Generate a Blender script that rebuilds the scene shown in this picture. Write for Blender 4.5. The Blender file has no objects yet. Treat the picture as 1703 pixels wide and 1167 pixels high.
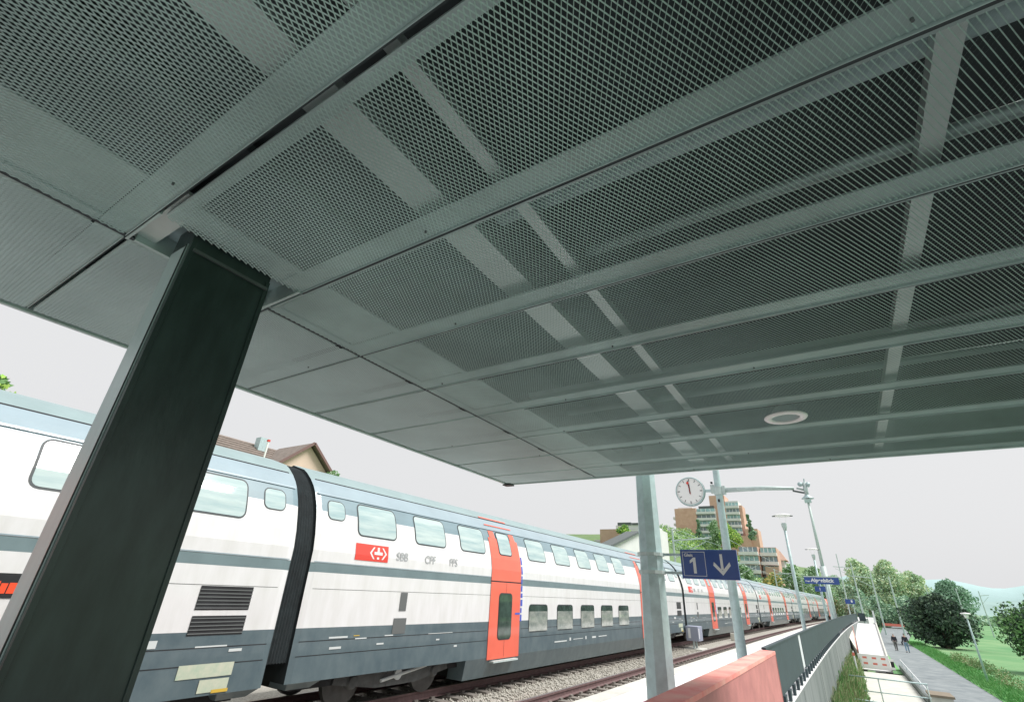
import bpy, math, random
import numpy as np
from mathutils import Vector, Matrix
random.seed(7); rng = np.random.default_rng(7)
R = math.radians
scene = bpy.context.scene
COL = scene.collection
K = 2.3e-4                                   # curvature of the line: x shifts right with y squared
def bend(y): return K * y * y

# ------------------------------------------------------------------ materials
def principled(name, base, rough=0.6, metal=0.0, noise=0.0, nscale=8.0, bump=0.0, bscale=60.0, base2=None, spec=0.5, coat=0.0, stretch=None, detail=5.0):
    m = bpy.data.materials.new(name); m.use_nodes = True
    nt = m.node_tree; b = nt.nodes['Principled BSDF']
    b.inputs['Base Color'].default_value = (*base, 1)
    b.inputs['Roughness'].default_value = rough
    b.inputs['Metallic'].default_value = metal
    b.inputs['Specular IOR Level'].default_value = spec
    b.inputs['Coat Weight'].default_value = coat
    tc = nt.nodes.new('ShaderNodeTexCoord')
    src = tc.outputs['Object']
    if stretch:
        mp = nt.nodes.new('ShaderNodeMapping'); mp.inputs['Scale'].default_value = stretch
        nt.links.new(src, mp.inputs['Vector']); src = mp.outputs['Vector']
    if noise > 0 or base2:
        n = nt.nodes.new('ShaderNodeTexNoise'); n.inputs['Scale'].default_value = nscale; n.inputs['Detail'].default_value = detail
        n.inputs['Roughness'].default_value = 0.62
        nt.links.new(src, n.inputs['Vector'])
        r = nt.nodes.new('ShaderNodeValToRGB')
        lo, hi = (0.32, 0.68)
        r.color_ramp.elements[0].position = lo; r.color_ramp.elements[1].position = hi
        c2 = base2 if base2 else tuple(min(1, c * (1 + noise)) for c in base)
        c1 = base if base2 else tuple(c * (1 - noise) for c in base)
        r.color_ramp.elements[0].color = (*c1, 1); r.color_ramp.elements[1].color = (*c2, 1)
        nt.links.new(n.outputs['Fac'], r.inputs['Fac']); nt.links.new(r.outputs['Color'], b.inputs['Base Color'])
    if bump > 0:
        n2 = nt.nodes.new('ShaderNodeTexNoise'); n2.inputs['Scale'].default_value = bscale; n2.inputs['Detail'].default_value = 6
        nt.links.new(src, n2.inputs['Vector'])
        bp = nt.nodes.new('ShaderNodeBump'); bp.inputs['Strength'].default_value = bump; bp.inputs['Distance'].default_value = 0.02
        nt.links.new(n2.outputs['Fac'], bp.inputs['Height']); nt.links.new(bp.outputs['Normal'], b.inputs['Normal'])
    return m
M = {}
M['mesh_metal'] = principled('mesh_metal', (.50, .63, .61), .42, .35, noise=.16, nscale=1.3, spec=.5)
M['mesh_outer_lit'] = principled('mesh_outer_lit', (.58, .69, .68), .42, .3, noise=.08, nscale=1.3, spec=.5)  # lighter copy of the mesh; paints the stronger light near the open edge
M['frame_metal'] = principled('frame_metal', (.50, .62, .60), .42, .35, noise=.14, nscale=2.5, spec=.5)
M['beam_metal'] = principled('beam_metal', (.66, .74, .72), .42, .60, noise=.10, nscale=1.6, spec=.5)
M['dark_metal'] = principled('dark_metal', (.10, .12, .12), .5, noise=.2, nscale=4)
M['void'] = principled('void', (.056, .070, .074), .9, noise=.2, nscale=2)  # dark colour puts the shade above the mesh into these surfaces
M['column_side_lit'] = principled('column_side_lit', (.44, .55, .55), .38, .1, noise=.15, nscale=3, stretch=(1, 1, .2))  # lighter copy of the column colour; reflected sky is painted in
M['floor'] = principled('floor', (.20, .21, .21), .8, noise=.1, nscale=2)
M['column_paint'] = principled('column_paint', (.034, .054, .051), .33, .0, noise=.30, nscale=9, bump=.10, bscale=30, spec=.5, stretch=(1, 1, .3))
M['galv'] = principled('galv', (.47, .60, .61), .5, .15, noise=.14, nscale=7, bump=.05, bscale=60)
M['galv_light'] = principled('galv_light', (.52, .61, .60), .55, .1, noise=.12, nscale=9)
M['platform'] = principled('platform', (.80, .80, .81), .85, noise=.05, nscale=1.5, bump=.15, bscale=50)
M['concrete'] = principled('concrete', (.15, .175, .175), .9, base2=(.26, .285, .28), nscale=1.3, bump=.35, bscale=14, stretch=(1, 1, .25))
M['pale_concrete'] = principled('pale_concrete', (.62, .62, .57), .9, noise=.1, nscale=2, bump=.2, bscale=30)
M['ramp'] = principled('ramp', (.80, .80, .81), .85, noise=.03, nscale=1.2)
M['cream'] = principled('cream', (.72, .70, .63), .85, noise=.05, nscale=1.5)
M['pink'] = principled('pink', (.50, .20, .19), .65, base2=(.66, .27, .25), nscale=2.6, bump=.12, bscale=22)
M['pink_top_lit'] = principled('pink_top_lit', (.95, .22, .20), .6, base2=(1, .55, .46), nscale=2.4, bump=.1, bscale=30)  # brighter copy of the pink; sunlight on the top put into the colour
M['fence_black'] = principled('fence_black', (.040, .062, .075), .55, noise=.15, nscale=3)
M['post_white'] = principled('post_white', (.75, .78, .80), .5)
M['asphalt'] = principled('asphalt', (.17, .20, .215), .9, base2=(.29, .32, .33), nscale=.9, bump=.3, bscale=40)
M['grass'] = principled('grass', (.06, .24, .08), .9, base2=(.22, .37, .17), nscale=.12, bump=.6, bscale=6, detail=9)
M['verge'] = principled('verge', (.10, .36, .10), .9, base2=(.20, .42, .16), nscale=.9, bump=.6, bscale=9, detail=9)
M['hillgrass'] = principled('hillgrass', (.10, .19, .07), .9, base2=(.17, .25, .10), nscale=.12, bump=.5, bscale=4, detail=9)
M['ballast'] = principled('ballast', (.26, .24, .21), .95, base2=(.58, .56, .50), nscale=22, bump=1.0, bscale=24, detail=8)
M['stone'] = principled('stone', (.30, .28, .24), .95, base2=(.62, .60, .54), nscale=9, detail=2)
M['rail_rust'] = principled('rail_rust', (.16, .10, .10), .7, noise=.2, nscale=9)
M['rail_top'] = principled('rail_top', (.40, .36, .36), .35, .7)
M['sleeper'] = principled('sleeper', (.22, .20, .18), .95, noise=.25, nscale=6)
M['far_hill'] = principled('far_hill', (.42, .57, .57), 1, noise=.04, nscale=.01, spec=0)  # distance haze mixed into the base colour
M['far_hill2'] = principled('far_hill2', (.33, .45, .43), 1, noise=.10, nscale=.02, spec=0)  # hazy tone painted in, shared by the distant houses
M['brick'] = principled('brick', (.60, .36, .28), .9, base2=(.72, .48, .38), nscale=.5)  # brick paled to put distance haze into its colour
M['brick2'] = principled('brick2', (.48, .32, .25), .9, base2=(.56, .39, .31), nscale=.4)
M['white_wall'] = principled('white_wall', (.74, .75, .75), .8, noise=.05, nscale=.4)
M['peach_wall'] = principled('peach_wall', (.72, .56, .46), .85, noise=.05, nscale=.7)
M['roof_tile'] = principled('roof_tile', (.19, .16, .14), .85, base2=(.30, .25, .22), nscale=3)
M['roof_edge'] = principled('roof_edge', (.20, .12, .11), .7)
M['win_far'] = principled('win_far', (.20, .27, .30), .12, noise=.3, nscale=.3, spec=.8)
M['win_teal'] = principled('win_teal', (.28, .46, .46), .2, noise=.3, nscale=.5)
M['sign_blue'] = principled('sign_blue', (.025, .075, .30), .35, noise=.08, nscale=3, coat=.3)
M['sign_white'] = principled('sign_white', (.80, .82, .84), .5)
M['clock_white'] = principled('clock_white', (.93, .93, .93), .4)
M['black'] = principled('black', (.02, .022, .025), .5)
M['red'] = principled('red', (.75, .07, .05), .5)
M['barrier_red'] = principled('barrier_red', (.80, .22, .17), .55)
M['orange_red'] = principled('orange_red', (.72, .16, .08), .6)
M['lamp_white'] = principled('lamp_white', (.92, .93, .92), .35)
M['lamp_inner'] = principled('lamp_inner', (.86, .92, .91), .35, .0)
M['brown_lid'] = principled('brown_lid', (.24, .20, .15), .8, noise=.12, nscale=4)
M['box_grey'] = principled('box_grey', (.33, .36, .46), .6)
# train
M['t_text'] = principled('t_text', (.42, .44, .45), .6)
M['t_white'] = principled('t_white', (.70, .70, .69), .30, base2=(.80, .80, .81), nscale=2.2, coat=.4, stretch=(1, 1.6, .35), bump=.02, bscale=1.5)
M['t_skirt'] = principled('t_skirt', (.080, .120, .140), .38, base2=(.125, .170, .185), nscale=2.6, coat=.3, stretch=(1, 1.2, .8), bump=.02, bscale=2)
M['t_belt'] = principled('t_belt', (.17, .235, .25), .4, noise=.1, nscale=2)
M['t_upper'] = principled('t_upper', (.20, .29, .33), .35, noise=.08, nscale=1.5, coat=.4)
M['t_cove'] = principled('t_cove', (.31, .40, .45), .32, noise=.06, nscale=1.5, coat=.4)
M['t_roof'] = principled('t_roof', (.27, .36, .37), .55, noise=.07, nscale=1.4)
M['t_red'] = principled('t_red', (.85, .16, .10), .35, noise=.06, nscale=1.5, coat=.4)
M['t_bellows'] = principled('t_bellows', (.016, .024, .027), .7, noise=.3, nscale=5, bump=.3, bscale=20)
M['t_under'] = principled('t_under', (.022, .023, .026), .8, noise=.4, nscale=3)
M['t_bogie'] = principled('t_bogie', (.085, .09, .09), .6, noise=.3, nscale=5)
M['t_wheel'] = principled('t_wheel', (.11, .11, .11), .45, .5, noise=.2, nscale=5)
M['t_gasket'] = principled('t_gasket', (.035, .045, .05), .5)
M['t_glass_up'] = principled('t_glass_up', (.30, .43, .45), .05, base2=(.52, .62, .60), nscale=1.7, spec=1.0, stretch=(1, .4, 4), bump=.03, bscale=1.2)  # pale streaky teal paints the sky reflection on the upper panes
M['t_glass_low'] = principled('t_glass_low', (.17, .21, .19), .06, base2=(.42, .44, .40), nscale=2.3, spec=.9, stretch=(1, 1, 2))  # mottled grey paints the dim reflections on the lower panes
M['t_glass_dark'] = principled('t_glass_dark', (.045, .075, .06), .06, noise=.4, nscale=3, spec=.9)
M['t_grill'] = principled('t_grill', (.13, .14, .14), .6)
M['led_red'] = principled('led_red', (.9, .09, .03), .5)
M['t_mark'] = principled('t_mark', (.62, .66, .66), .6)
M['t_blue'] = principled('t_blue', (.06, .12, .55), .5)
M['sticker'] = principled('sticker', (.60, .60, .48), .6, base2=(.42, .52, .40), nscale=6)
M['sticker_y'] = principled('sticker_y', (.62, .42, .06), .6)
# people
M['skin'] = principled('skin', (.50, .32, .25), .6)
M['hair_grey'] = principled('hair_grey', (.50, .48, .46), .8)
M['hair_brown'] = principled('hair_brown', (.08, .05, .04), .8)
M['coat_dark'] = principled('coat_dark', (.035, .035, .05), .8, noise=.2, nscale=8)
M['trousers_grey'] = principled('trousers_grey', (.14, .14, .13), .85)
M['jeans'] = principled('jeans', (.20, .32, .42), .85)
M['bark'] = principled('bark', (.10, .08, .06), .9, noise=.3, nscale=6)
def leafmat(name, c, c2):
    g = 1.35 if name == 'leaf_dark' else 1.75
    if 'weed' in name: g = 1.2
    c = tuple(min(.75, q * g) for q in c); c2 = tuple(min(.8, q * g) for q in c2)
    m = principled(name, c, .75, base2=c2, nscale=.8, spec=.2, detail=3)
    b = m.node_tree.nodes['Principled BSDF']
    b.inputs['Transmission Weight'].default_value = 0
    return m
M['leaf_dark'] = leafmat('leaf_dark', (.034, .058, .046), (.065, .095, .070))
M['leaf_darkmid'] = leafmat('leaf_darkmid', (.05, .085, .06), (.095, .135, .085))
M['leaf_mid'] = leafmat('leaf_mid', (.07, .15, .06), (.14, .23, .10))
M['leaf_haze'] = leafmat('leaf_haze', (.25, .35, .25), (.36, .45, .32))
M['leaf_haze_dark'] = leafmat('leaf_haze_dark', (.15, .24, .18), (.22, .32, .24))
M['leaf_bright'] = leafmat('leaf_bright', (.20, .36, .07), (.38, .50, .14))
M['leaf_pale'] = leafmat('leaf_pale', (.28, .38, .22), (.46, .50, .30))
M['leaf_autumn'] = leafmat('leaf_autumn', (.34, .27, .10), (.40, .36, .15))
M['weed'] = leafmat('weed', (.16, .26, .10), (.40, .38, .24))
M['weed_green'] = leafmat('weed_green', (.08, .24, .07), (.18, .36, .12))

# ------------------------------------------------------------------ mesh helpers
class MB:
    def __init__(s): s.v = []; s.f = []; s.mi = []
    def add(s, vs, fs, mi=0):
        o = len(s.v); s.v += [tuple(v) for v in vs]
        for f in fs: s.f.append(tuple(i + o for i in f)); s.mi.append(mi)
    def box(s, x0, x1, y0, y1, z0, z1, mi=0):
        s.add([(x0,y0,z0),(x1,y0,z0),(x1,y1,z0),(x0,y1,z0),(x0,y0,z1),(x1,y0,z1),(x1,y1,z1),(x0,y1,z1)],
              [(0,3,2,1),(4,5,6,7),(0,1,5,4),(1,2,6,5),(2,3,7,6),(3,0,4,7)], mi)
    def bar(s, a, b, w, h=None, mi=0, up=(0, 0, 1)):
        h = w if h is None else h
        a = Vector(a); b = Vector(b); d = (b - a).normalized(); u = Vector(up)
        if abs(d.dot(u)) > .95: u = Vector((0, 1, 0))
        sx = d.cross(u).normalized(); su = sx.cross(d)
        vs = []
        for p in (a, b):
            for i, j in ((-1, -1), (1, -1), (1, 1), (-1, 1)): vs.append(p + sx * (i * w / 2) + su * (j * h / 2))
        s.add(vs, [(0,3,2,1),(4,5,6,7),(0,1,5,4),(1,2,6,5),(2,3,7,6),(3,0,4,7)], mi)
    def tube(s, pts, r, n=10, mi=0, caps=True):
        rs = r if isinstance(r, (list, tuple)) else [r] * len(pts)
        pts = [Vector(p) for p in pts]; rings = []
        pd = None
        for i, p in enumerate(pts):
            d = (pts[min(i+1, len(pts)-1)] - pts[max(i-1, 0)]).normalized()
            u = Vector((0, 0, 1)) if abs(d.z) < .9 else Vector((0, 1, 0))
            a = d.cross(u).normalized(); b = a.cross(d)
            rings.append([p + (a * math.cos(2*math.pi*k/n) + b * math.sin(2*math.pi*k/n)) * rs[i] for k in range(n)])
        o = []
        for q in rings: o += q
        fs = []
        for i in range(len(pts) - 1):
            for k in range(n): fs.append((i*n+k, i*n+(k+1) % n, (i+1)*n+(k+1) % n, (i+1)*n+k))
        if caps: fs.append(tuple(range(n - 1, -1, -1))); fs.append(tuple((len(pts)-1)*n + k for k in range(n)))
        s.add(o, fs, mi)
    def lathe(s, prof, c=(0, 0, 0), n=24, mi=0, axis='z'):
        vs = []; fs = []
        for (r, z) in prof:
            for k in range(n):
                a = 2 * math.pi * k / n
                if axis == 'z': vs.append((c[0] + r*math.cos(a), c[1] + r*math.sin(a), c[2] + z))
                elif axis == 'y': vs.append((c[0] + r*math.cos(a), c[1] + z, c[2] + r*math.sin(a)))
                else: vs.append((c[0] + z, c[1] + r*math.cos(a), c[2] + r*math.sin(a)))
        for i in range(len(prof) - 1):
            for k in range(n): fs.append((i*n+k, i*n+(k+1) % n, (i+1)*n+(k+1) % n, (i+1)*n+k))
        s.add(vs, fs, mi)
    def build(s, name, mats, parent=None, smooth=False, bevel=0, auto=False):
        me = bpy.data.meshes.new(name); me.from_pydata(s.v, [], s.f)
        mats = mats if isinstance(mats, (list, tuple)) else [mats]
        for m in mats: me.materials.append(m)
        if len(mats) > 1: me.polygons.foreach_set('material_index', s.mi)
        me.update()
        if smooth: me.polygons.foreach_set('use_smooth', [True] * len(me.polygons))
        o = bpy.data.objects.new(name, me); COL.objects.link(o)
        if parent: o.parent = parent
        if bevel > 0:
            b = o.modifiers.new('bevel', 'BEVEL'); b.width = bevel; b.segments = 2; b.limit_method = 'ANGLE'; b.angle_limit = R(40)
        if auto:
            for p in me.polygons: p.use_smooth = True
            me.set_sharp_from_angle(angle=R(35)) if hasattr(me, 'set_sharp_from_angle') else None
        return o
def np_mesh(name, V, Q, mats, parent=None, mi=None):
    me = bpy.data.meshes.new(name); nf, k = Q.shape
    me.vertices.add(len(V)); me.vertices.foreach_set('co', np.ascontiguousarray(V, dtype=np.float32).ravel())
    me.loops.add(nf * k); me.loops.foreach_set('vertex_index', np.ascontiguousarray(Q, dtype=np.int32).ravel())
    me.polygons.add(nf); me.polygons.foreach_set('loop_start', np.arange(0, nf * k, k, dtype=np.int32))
    me.polygons.foreach_set('loop_total', np.full(nf, k, dtype=np.int32))
    mats = mats if isinstance(mats, (list, tuple)) else [mats]
    for m in mats: me.materials.append(m)
    if mi is not None: me.polygons.foreach_set('material_index', np.ascontiguousarray(mi, dtype=np.int32))
    me.update(calc_edges=True); me.validate()
    o = bpy.data.objects.new(name, me); COL.objects.link(o)
    if parent: o.parent = parent
    return o
def tag(o, label, cat, group=None):
    o['label'] = label; o['category'] = cat
    if group: o['group'] = group
    return o
def thing(name, label, cat, loc=(0, 0, 0), rotz=0, group=None):
    o = bpy.data.objects.new(name, None); COL.objects.link(o); o.location = loc; o.rotation_euler = (0, 0, rotz)
    o.empty_display_size = .3
    return tag(o, label, cat, group)
def struct(o, kind='structure'): o['kind'] = kind; return o
def copy_tree(o, parent=None):
    c = o.copy(); COL.objects.link(c)
    if parent: c.parent = parent
    for ch in [q for q in list(COL.objects) if q.parent == o]: copy_tree(ch, c)
    return c
def text_mesh(name, body, size, mat, parent=None, loc=(0, 0, 0), rot=(R(90), 0, 0), bold=0.0, align='LEFT', sx=1.0):
    cu = bpy.data.curves.new(name, 'FONT'); cu.body = body; cu.size = size; cu.offset = bold; cu.extrude = .0015
    cu.align_x = align
    t = bpy.data.objects.new(name, cu); COL.objects.link(t)
    dg = bpy.context.evaluated_depsgraph_get(); dg.update()
    me = bpy.data.meshes.new_from_object(t.evaluated_get(dg)); me.materials.clear(); me.materials.append(mat)
    bpy.data.objects.remove(t)
    o = bpy.data.objects.new(name, me); COL.objects.link(o)
    o.location = loc; o.rotation_euler = rot; o.scale = (sx, 1, 1)
    if parent: o.parent = parent
    return o

# ------------------------------------------------------------------ world, sun, camera
w = bpy.data.worlds.new('World'); scene.world = w; w.use_nodes = True
nt = w.node_tree; bg = nt.nodes['Background']
SUN_EL, SUN_AZ = R(54), R(64)               # azimuth from +y towards +x
sky = nt.nodes.new('ShaderNodeTexSky'); sky.sky_type = 'NISHITA'; sky.sun_disc = False
sky.sun_elevation = SUN_EL; sky.sun_rotation = SUN_AZ; sky.air_density = 2.0; sky.dust_density = 6.0; sky.ozone_density = 1.0
hs = nt.nodes.new('ShaderNodeHueSaturation'); hs.inputs['Saturation'].default_value = .15; hs.inputs['Value'].default_value = 1.0
mx = nt.nodes.new('ShaderNodeMix'); mx.data_type = 'RGBA'; mx.inputs['Factor'].default_value = .88
SKYS = .12
mx.inputs['B'].default_value = (.850 / SKYS, .855 / SKYS, .868 / SKYS, 1)
nt.links.new(sky.outputs['Color'], hs.inputs['Color']); nt.links.new(hs.outputs['Color'], mx.inputs['A'])
nt.links.new(mx.outputs['Result'], bg.inputs['Color']); bg.inputs['Strength'].default_value = SKYS
sl = bpy.data.lights.new('sun', 'SUN'); sl.energy = 3.9; sl.angle = R(25); sl.color = (1, .97, .93)
so = bpy.data.objects.new('sun', sl); COL.objects.link(so)
sd = Vector((math.sin(SUN_AZ) * math.cos(SUN_EL), math.cos(SUN_AZ) * math.cos(SUN_EL), math.sin(SUN_EL)))
so.rotation_euler = sd.to_track_quat('Z', 'Y').to_euler(); so.location = (0, 0, 60)
cam = bpy.data.cameras.new('camera'); co = bpy.data.objects.new('camera', cam); COL.objects.link(co); scene.camera = co
cam.sensor_width = 36; cam.lens = 784.8 / 1703 * 36; cam.clip_start = .05; cam.clip_end = 6000
F = Vector((-0.4954274, 0.74314528, 0.44976303)); RX = Vector((0.84465036, 0.53300416, 0.04972262)); UP = Vector((0.20277444, -0.40452645, 0.89176279))
co.matrix_world = Matrix(((RX.x, UP.x, -F.x, 0), (RX.y, UP.y, -F.y, 0), (RX.z, UP.z, -F.z, 1.75), (0, 0, 0, 1)))
scene.view_settings.view_transform = 'Standard'; scene.view_settings.look = 'None'; scene.view_settings.exposure = 0

# ------------------------------------------------------------------ terrain
def ground_z(x, y):
    xx = x - bend(y)
    if xx > -1.2: return -2.25
    if xx > -16: return -1.0
    t = min(max((y - 40) / 190, 0), 1)
    return min(-1.0 + (-xx - 16) * (.10 + .42 * t), 3 + 25 * t)
def strip(name, xs, ys, zf, mat, bent=True):
    V = []; Q = []
    for y in ys:
        for x in xs: V.append((x + (bend(y) if bent else 0), y, zf(x, y)))
    n = len(xs)
    for j in range(len(ys) - 1):
        for i in range(n - 1): Q.append((j*n+i, j*n+i+1, (j+1)*n+i+1, (j+1)*n+i))
    return np_mesh(name, np.array(V), np.array(Q), mat)
struct(strip('ground', [-4000, -1500, -400, 0, 200, 600, 1500, 4000], [-800, -200, 0, 200, 600, 1500, 4000, 5500], lambda x, y: -2.30, M['grass'], False))
ysl = [-60 + 6 * i for i in range(92)]
hl = strip('hillside', [-15.9, -18, -22, -28, -36, -46, -58, -72, -90, -115, -150, -220, -340], ysl,
           lambda x, y: ground_z(x + bend(y), y) + .5 * math.sin(x * .21) * math.sin(y * .13), M['hillgrass']); struct(hl)
ysb = [-60 + 4 * i for i in range(120)]
struct(strip('track_bed', [-16.2, -13.6, -12.6, -4.62], ysb, lambda x, y: {-16.2: -1.3, -13.6: -1.0}.get(x, -.80), M['ballast']))
# stones on the ballast close to the platform
def stones(n, xr, yr, z0, size):
    ico = np.array([(0,0,1),(.9,0,.2),(.3,.85,.1),(-.75,.5,.15),(-.7,-.55,.1),(.3,-.85,.2),(0,0,-.6)])
    fc = np.array([(0,1,2),(0,2,3),(0,3,4),(0,4,5),(0,5,1),(6,2,1),(6,3,2),(6,4,3),(6,5,4),(6,1,5)])
    x = rng.uniform(*xr, n); y = yr[0] + (yr[1] - yr[0]) * rng.random(n) ** 1.5
    s = rng.uniform(size * .6, size * 1.3, (n, 1, 1)) * rng.uniform(.7, 1.3, (n, 7, 3)); a = rng.uniform(0, 6.28, n)
    P = ico[None] * s; c, q = np.cos(a)[:, None], np.sin(a)[:, None]
    X = P[..., 0] * c - P[..., 1] * q; Y = P[..., 0] * q + P[..., 1] * c
    V = np.stack([X + x[:, None] + K * y[:, None] ** 2, Y + y[:, None], P[..., 2] + z0], -1).reshape(-1, 3)
    Q = (fc[None] + (np.arange(n) * 7)[:, None, None]).reshape(-1, 3)
    return V, Q
Vs, Qs = [], []; off = 0
for a in ((9000, (-9.1, -7.05), (1.5, 34), -.785, .032), (6500, (-6.85, -5.6), (4, 45), -.785, .032), (1800, (-10.7, -9.4), (1, 14), -.785, .032), (2500, (-5.3, -4.65), (4, 30), -.785, .03)):
    V, Q = stones(*a); Vs.append(V); Qs.append(Q + off); off += len(V)
o = np_mesh('ballast_stones', np.concatenate(Vs), np.concatenate(Qs), M['stone']); o['kind'] = 'stuff'
tag(o, 'loose pale grey brown ballast stones between the railway tracks', 'ballast')
struct(strip('floor', [-1.09, 2, 9], [-40, -20, -8, 0, 7.0], lambda x, y: 0.0, M['floor'], False))  # unseen floor, added so neutral light bounces onto the canopy
# rails and sleepers: one track = sleepers + two rails
def track(cx, label, y0=-40, y1=330):
    t = thing('railway_track', label, 'track', (cx, 0, -.55), 0, 'railway tracks')
    prof = [(-.036, 0), (.036, 0), (.036, -.045), (.01, -.06), (.01, -.135), (.07, -.155), (.07, -.172), (-.07, -.172), (-.07, -.155), (-.01, -.135), (-.01, -.06), (-.036, -.045)]
    for sx in (-.753, .753):
        mb = MB(); ys = [y0 + 5 * i for i in range(int((y1 - y0) / 5) + 1)]; n = len(prof); vs = []; fs = []; 
        for y in ys: vs += [(sx + p[0] + bend(y), y, p[1]) for p in prof]
        for j in range(len(ys) - 1):
            for k in range(n): fs.append((j*n+k, (j+1)*n+k, (j+1)*n+(k+1) % n, j*n+(k+1) % n))
        mb.add(vs, fs); mb.mi = [1 if (i % n) == 0 else 0 for i in range(len(fs))]
        mb.build('rail', [M['rail_rust'], M['rail_top']], t)
    mb = MB(); y = -10
    while y < 150:
        b = bend(y); mb.box(-1.3 + b, 1.3 + b, y - .12, y + .12, -.36, -.185)
        for sx in (-.753, .753):
            for q in (-.11, .11): mb.box(sx + q - .03 + b, sx + q + .03 + b, y - .06, y + .06, -.184, -.14)
        y += .6
    s = mb.build('sleeper', M['sleeper'], t); s['kind'] = 'stuff'
    return t
track(-6.2, 'empty near railway track with reddish brown rails beside the platform edge')
track(-10.0, 'far railway track on ballast carrying the double decker train')

# ------------------------------------------------------------------ platform and parapet
ysp = [-40 + 2 * i for i in range(103)]
def bent_box(name, x0, x1, z0, z1, ys, mats, parent=None):
    mb = MB(); vs = []; fs = []
    for y in ys: b = bend(y); vs += [(x0+b, y, z0), (x1+b, y, z0), (x1+b, y, z1), (x0+b, y, z1)]
    for j in range(len(ys) - 1):
        o = j * 4
        for k in range(4): fs.append((o+k, o+(k+1) % 4, o+4+(k+1) % 4, o+4+k))
    e = (len(ys)-1) * 4; fs += [(3, 2, 1, 0), (e, e+1, e+2, e+3)]
    mb.add(vs, fs); return mb.build(name, mats, parent)
struct(bent_box('platform', -4.5, -1.34, -1.1, 0, ysp, M['platform']))
struct(bent_box('platform_kerb', -4.56, -4.2, -.12, .012, ysp, M['pale_concrete']))
wl = thing('retaining_wall', 'tall grey streaked concrete wall carrying the platform above the grass slope', 'wall', (0, 0, 0))
bent_box('wall', -1.33, -1.262, -2.4, .16, [-14 + 2 * i for i in range(72)], M['concrete'], wl)
bent_box('wall_lit_cap', -1.335, -1.250, .161, .20, [9.6, 12] + [14 + 2 * i for i in range(58)], M['platform'], wl)  # white cap paints the bright band showing under the fence
for i in range(9):
    y = 14 + i * 6; b = bend(y); mb = MB(); mb.box(-1.2615 + b, -1.258 + b, y - .012, y + .012, -2.3, .1); mb.build('joint', M['dark_metal'], wl)
pk = thing('parapet', 'pink red solid parapet with a pale sunlit top beside the platform pole', 'parapet', (0, 0, 0))
ys_p = [1.65 + .65 * i for i in range(13)]; ys_p[-1] = 9.45
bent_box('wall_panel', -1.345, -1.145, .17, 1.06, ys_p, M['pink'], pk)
bent_box('coping', -1.352, -1.138, 1.062, 1.10, ys_p, M['pink_top_lit'], pk)
mb = MB(); mb.box(-1.35 + bend(9.5), -1.140 + bend(9.5), 9.452, 9.475, .17, 1.10); mb.build('end_plate', M['pink'], pk)
fn = thing('platform_fence', 'long black sheet panel fence along the platform behind the pink parapet', 'fence', (0, 0, 0))
ff = [9.6 + 1.2 * i for i in range(68)]
GAP = (15.2, 15.85)
bent_box('fence_panel', -1.32, -1.285, .37, 1.10, [9.5, 11, 12.5, 14, GAP[0]], M['fence_black'], fn)
bent_box('fence_panel', -1.32, -1.285, .37, 1.10, [GAP[1]] + [18 + 2 * i for i in range(37)], M['fence_black'], fn)
bent_box('top_rail', -1.335, -1.27, 1.102, 1.13, [9.5] + [10 + 2 * i for i in range(41)], M['fence_black'], fn)
mb = MB(); mb.box(-1.312 + bend(16.2), -1.30 + bend(16.2), GAP[0], GAP[1], .40, 1.09); mb.build('bright_gap_fill', M['post_white'], fn)  # white plate paints the brightness showing through the fence gap
mb = MB(); y = 9.9; i = 0
while y < 90:
    b = bend(y); mb = MB()
    mb.add([(-1.30+b, y, .201), (-1.30+b, y+.14, .201), (-1.30+b, y+.30, .368), (-1.30+b, y+.04, .368), (-1.252+b, y, .201), (-1.252+b, y+.14, .201), (-1.252+b, y+.30, .368), (-1.252+b, y+.04, .368)],
           [(0,3,2,1),(4,5,6,7),(0,1,5,4),(1,2,6,5),(2,3,7,6),(3,0,4,7)])
    mb.build('bracket', M['fence_black'], fn); i += 1
    y += .80 if y < 40 else 1.6
# fence end return
b = bend(92); mb = MB(); mb.box(-1.2 + b, -.4 + b, 91.9, 92, .2, 1.2); mb.build('end_panel', M['fence_black'], fn)

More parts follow.
